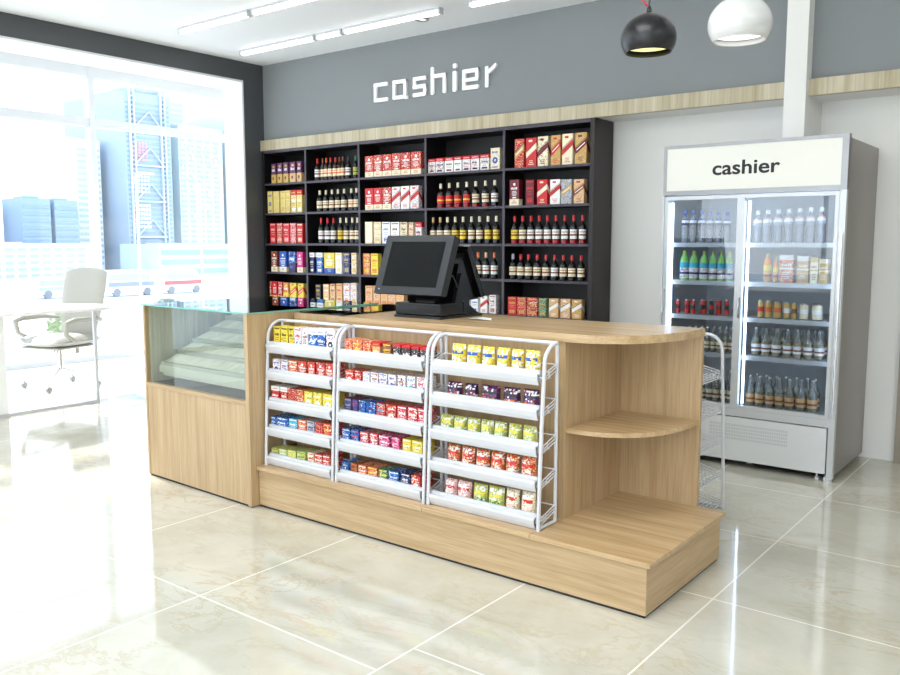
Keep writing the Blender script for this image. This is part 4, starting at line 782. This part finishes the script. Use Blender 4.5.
# street furniture and vehicles
def van(x,y,l,hh,body,stripe,label,name='parked_van',cat='van'):
    t=thing(name,label,cat,(x,y,GZ)); m=MB(); m.extrude_x([(-l/2,.35),(l/2,.35),(l/2,hh*.55),(l/2-.35*1.2,hh*.62),(l/2-1.0,hh),(-l/2,hh)],-1,1); obj('body',m,M(body,.35),t)
    m=MB(); m.box(1,1.02,-l/2+.3,l/2-1.2,hh*.62,hh*.88); m.box(1,1.02,l/2-1.1,l/2-.75,hh*.6,hh*.8); obj('windows',m,M((160,168,176),.3),t)
    m=MB(); m.box(1,1.025,-l/2+.2,l/2-.3,hh*.38,hh*.55); obj('stripe',m,M(stripe,.4),t)
    for yy in (-l*.3,l*.3): m=MB(); m.tube([(.72,yy,.36),(1.03,yy,.36)],.36,n=18); obj('wheel',m,M((120,122,126),.6),t)
van(-70,47.6,4.6,2.2,(232,232,230),(206,80,80),'white van with red stripe parked beyond the display case','parked_van')
van(-70,42.2,5.0,2.3,(228,230,232),(130,138,146),'white van with grey stripe parked left of the red-striped one','parked_van')
van(-72,37.0,4.8,1.8,(214,218,222),(160,172,188),'low silver van parked left of the two white vans','parked_van')
def post(x,y,h,label,name='street_lamp'):
    t=thing(name,label,'street lamp',(x,y,GZ)); m=MB(); m.tube([(0,0,0),(0,0,h)],.09,n=10); obj('pole',m,M((232,234,236),.5),t); m=MB(); m.tube([(0,0,h),(0,.9,h+.15)],.06,n=8); m.box(-.12,.12,.7,1.5,h+.08,h+.22); obj('lamp_head',m,M((225,228,230),.5),t)
post(-60,37.4,10,'tall pale street lamp seen in the middle of the right window'); post(-60,43.2,9.5,'tall pale street lamp near the right edge of the window')
def planter(x,y,col,label,rad=.9,hh=1.3):
    t=thing('planter_shrub',label,'shrub',(x,y,GZ)); m=MB(); m.lathe([(.45,0),(.6,.7),(.55,.7),(.5,.6)],n=18); obj('pot',m,M((214,210,204),.7),t)
    m=MB(); rr=random.Random(int(x*7+y*13))
    for i in range(420):
        a=rr.uniform(0,2*PI); e=rr.uniform(-.5,1.4); q=rad*rr.uniform(.6,1); p=Vector((q*math.cos(a)*math.cos(e),q*math.sin(a)*math.cos(e),1.0+hh*.5+q*.8*math.sin(e)))
        u=Vector((rr.uniform(-1,1),rr.uniform(-1,1),rr.uniform(-1,1))).normalized()*.14; w_=u.orthogonal().normalized()*.08
        m.add([p-u,p+w_,p+u,p-w_],[(0,1,2,3)])
    obj('foliage',m,M(col,.7),t); m=MB(); m.tube([(0,0,.6),(0,0,1.5)],.06,n=8); obj('stem',m,M((120,96,70),.8),t)
planter(-30,16.0,(140,150,104),'pale olive shrub in a pot outside, left of the chair back',1.0); planter(-31,20.6,(140,152,140),'grey-green potted shrub outside between mullion and display case',1.0); planter(-27,21.2,(150,160,130),'pale green potted shrub outside beside the display case corner',.9)
t=thing('street_banner','blue and white feather banner on a pole outside the bay window','banner',(-26,18.45,GZ)); m=MB(); m.tube([(0,0,0),(0,0,2.6)],.03,n=8); obj('pole',m,steel,t)
m=MB(); m.add([(0,.04,.7),(0,.7,.9),(0,.8,1.6),(0,.5,2.3),(0,.04,2.6)]+[(.02,.04,.7),(.02,.7,.9),(.02,.8,1.6),(.02,.5,2.3),(.02,.04,2.6)],[(4,3,2,1,0),(5,6,7,8,9)]+[(i,(i+1)%5,5+(i+1)%5,5+i) for i in range(5)]); obj('flag',m,M((60,110,180),.6),t)

# ---------------------------------------------------------------- daylight
w=bpy.data.worlds.new('sky'); bpy.context.scene.world=w; w.use_nodes=True; N=w.node_tree.nodes; L=w.node_tree.links
bg=N['Background']; tc=N.new('ShaderNodeTexCoord'); sx=N.new('ShaderNodeSeparateXYZ'); r=N.new('ShaderNodeValToRGB')
L.new(tc.outputs['Generated'],sx.inputs[0]); L.new(sx.outputs[2],r.inputs[0]); r.color_ramp.elements[0].color=(.93,.97,1,1); r.color_ramp.elements[1].color=(.55,.75,1,1); r.color_ramp.elements[1].position=.8
L.new(r.outputs[0],bg.inputs[0]); bg.inputs[1].default_value=SKY
s=bpy.data.lights.new('sun','SUN'); s.energy=SUN; s.angle=math.radians(1.2); s.color=(1,.96,.9); so=bpy.data.objects.new('sun',s); C.objects.link(so)
d=Vector((1,-.12,-.62)).normalized(); so.rotation_euler=d.to_track_quat('-Z','Y').to_euler()
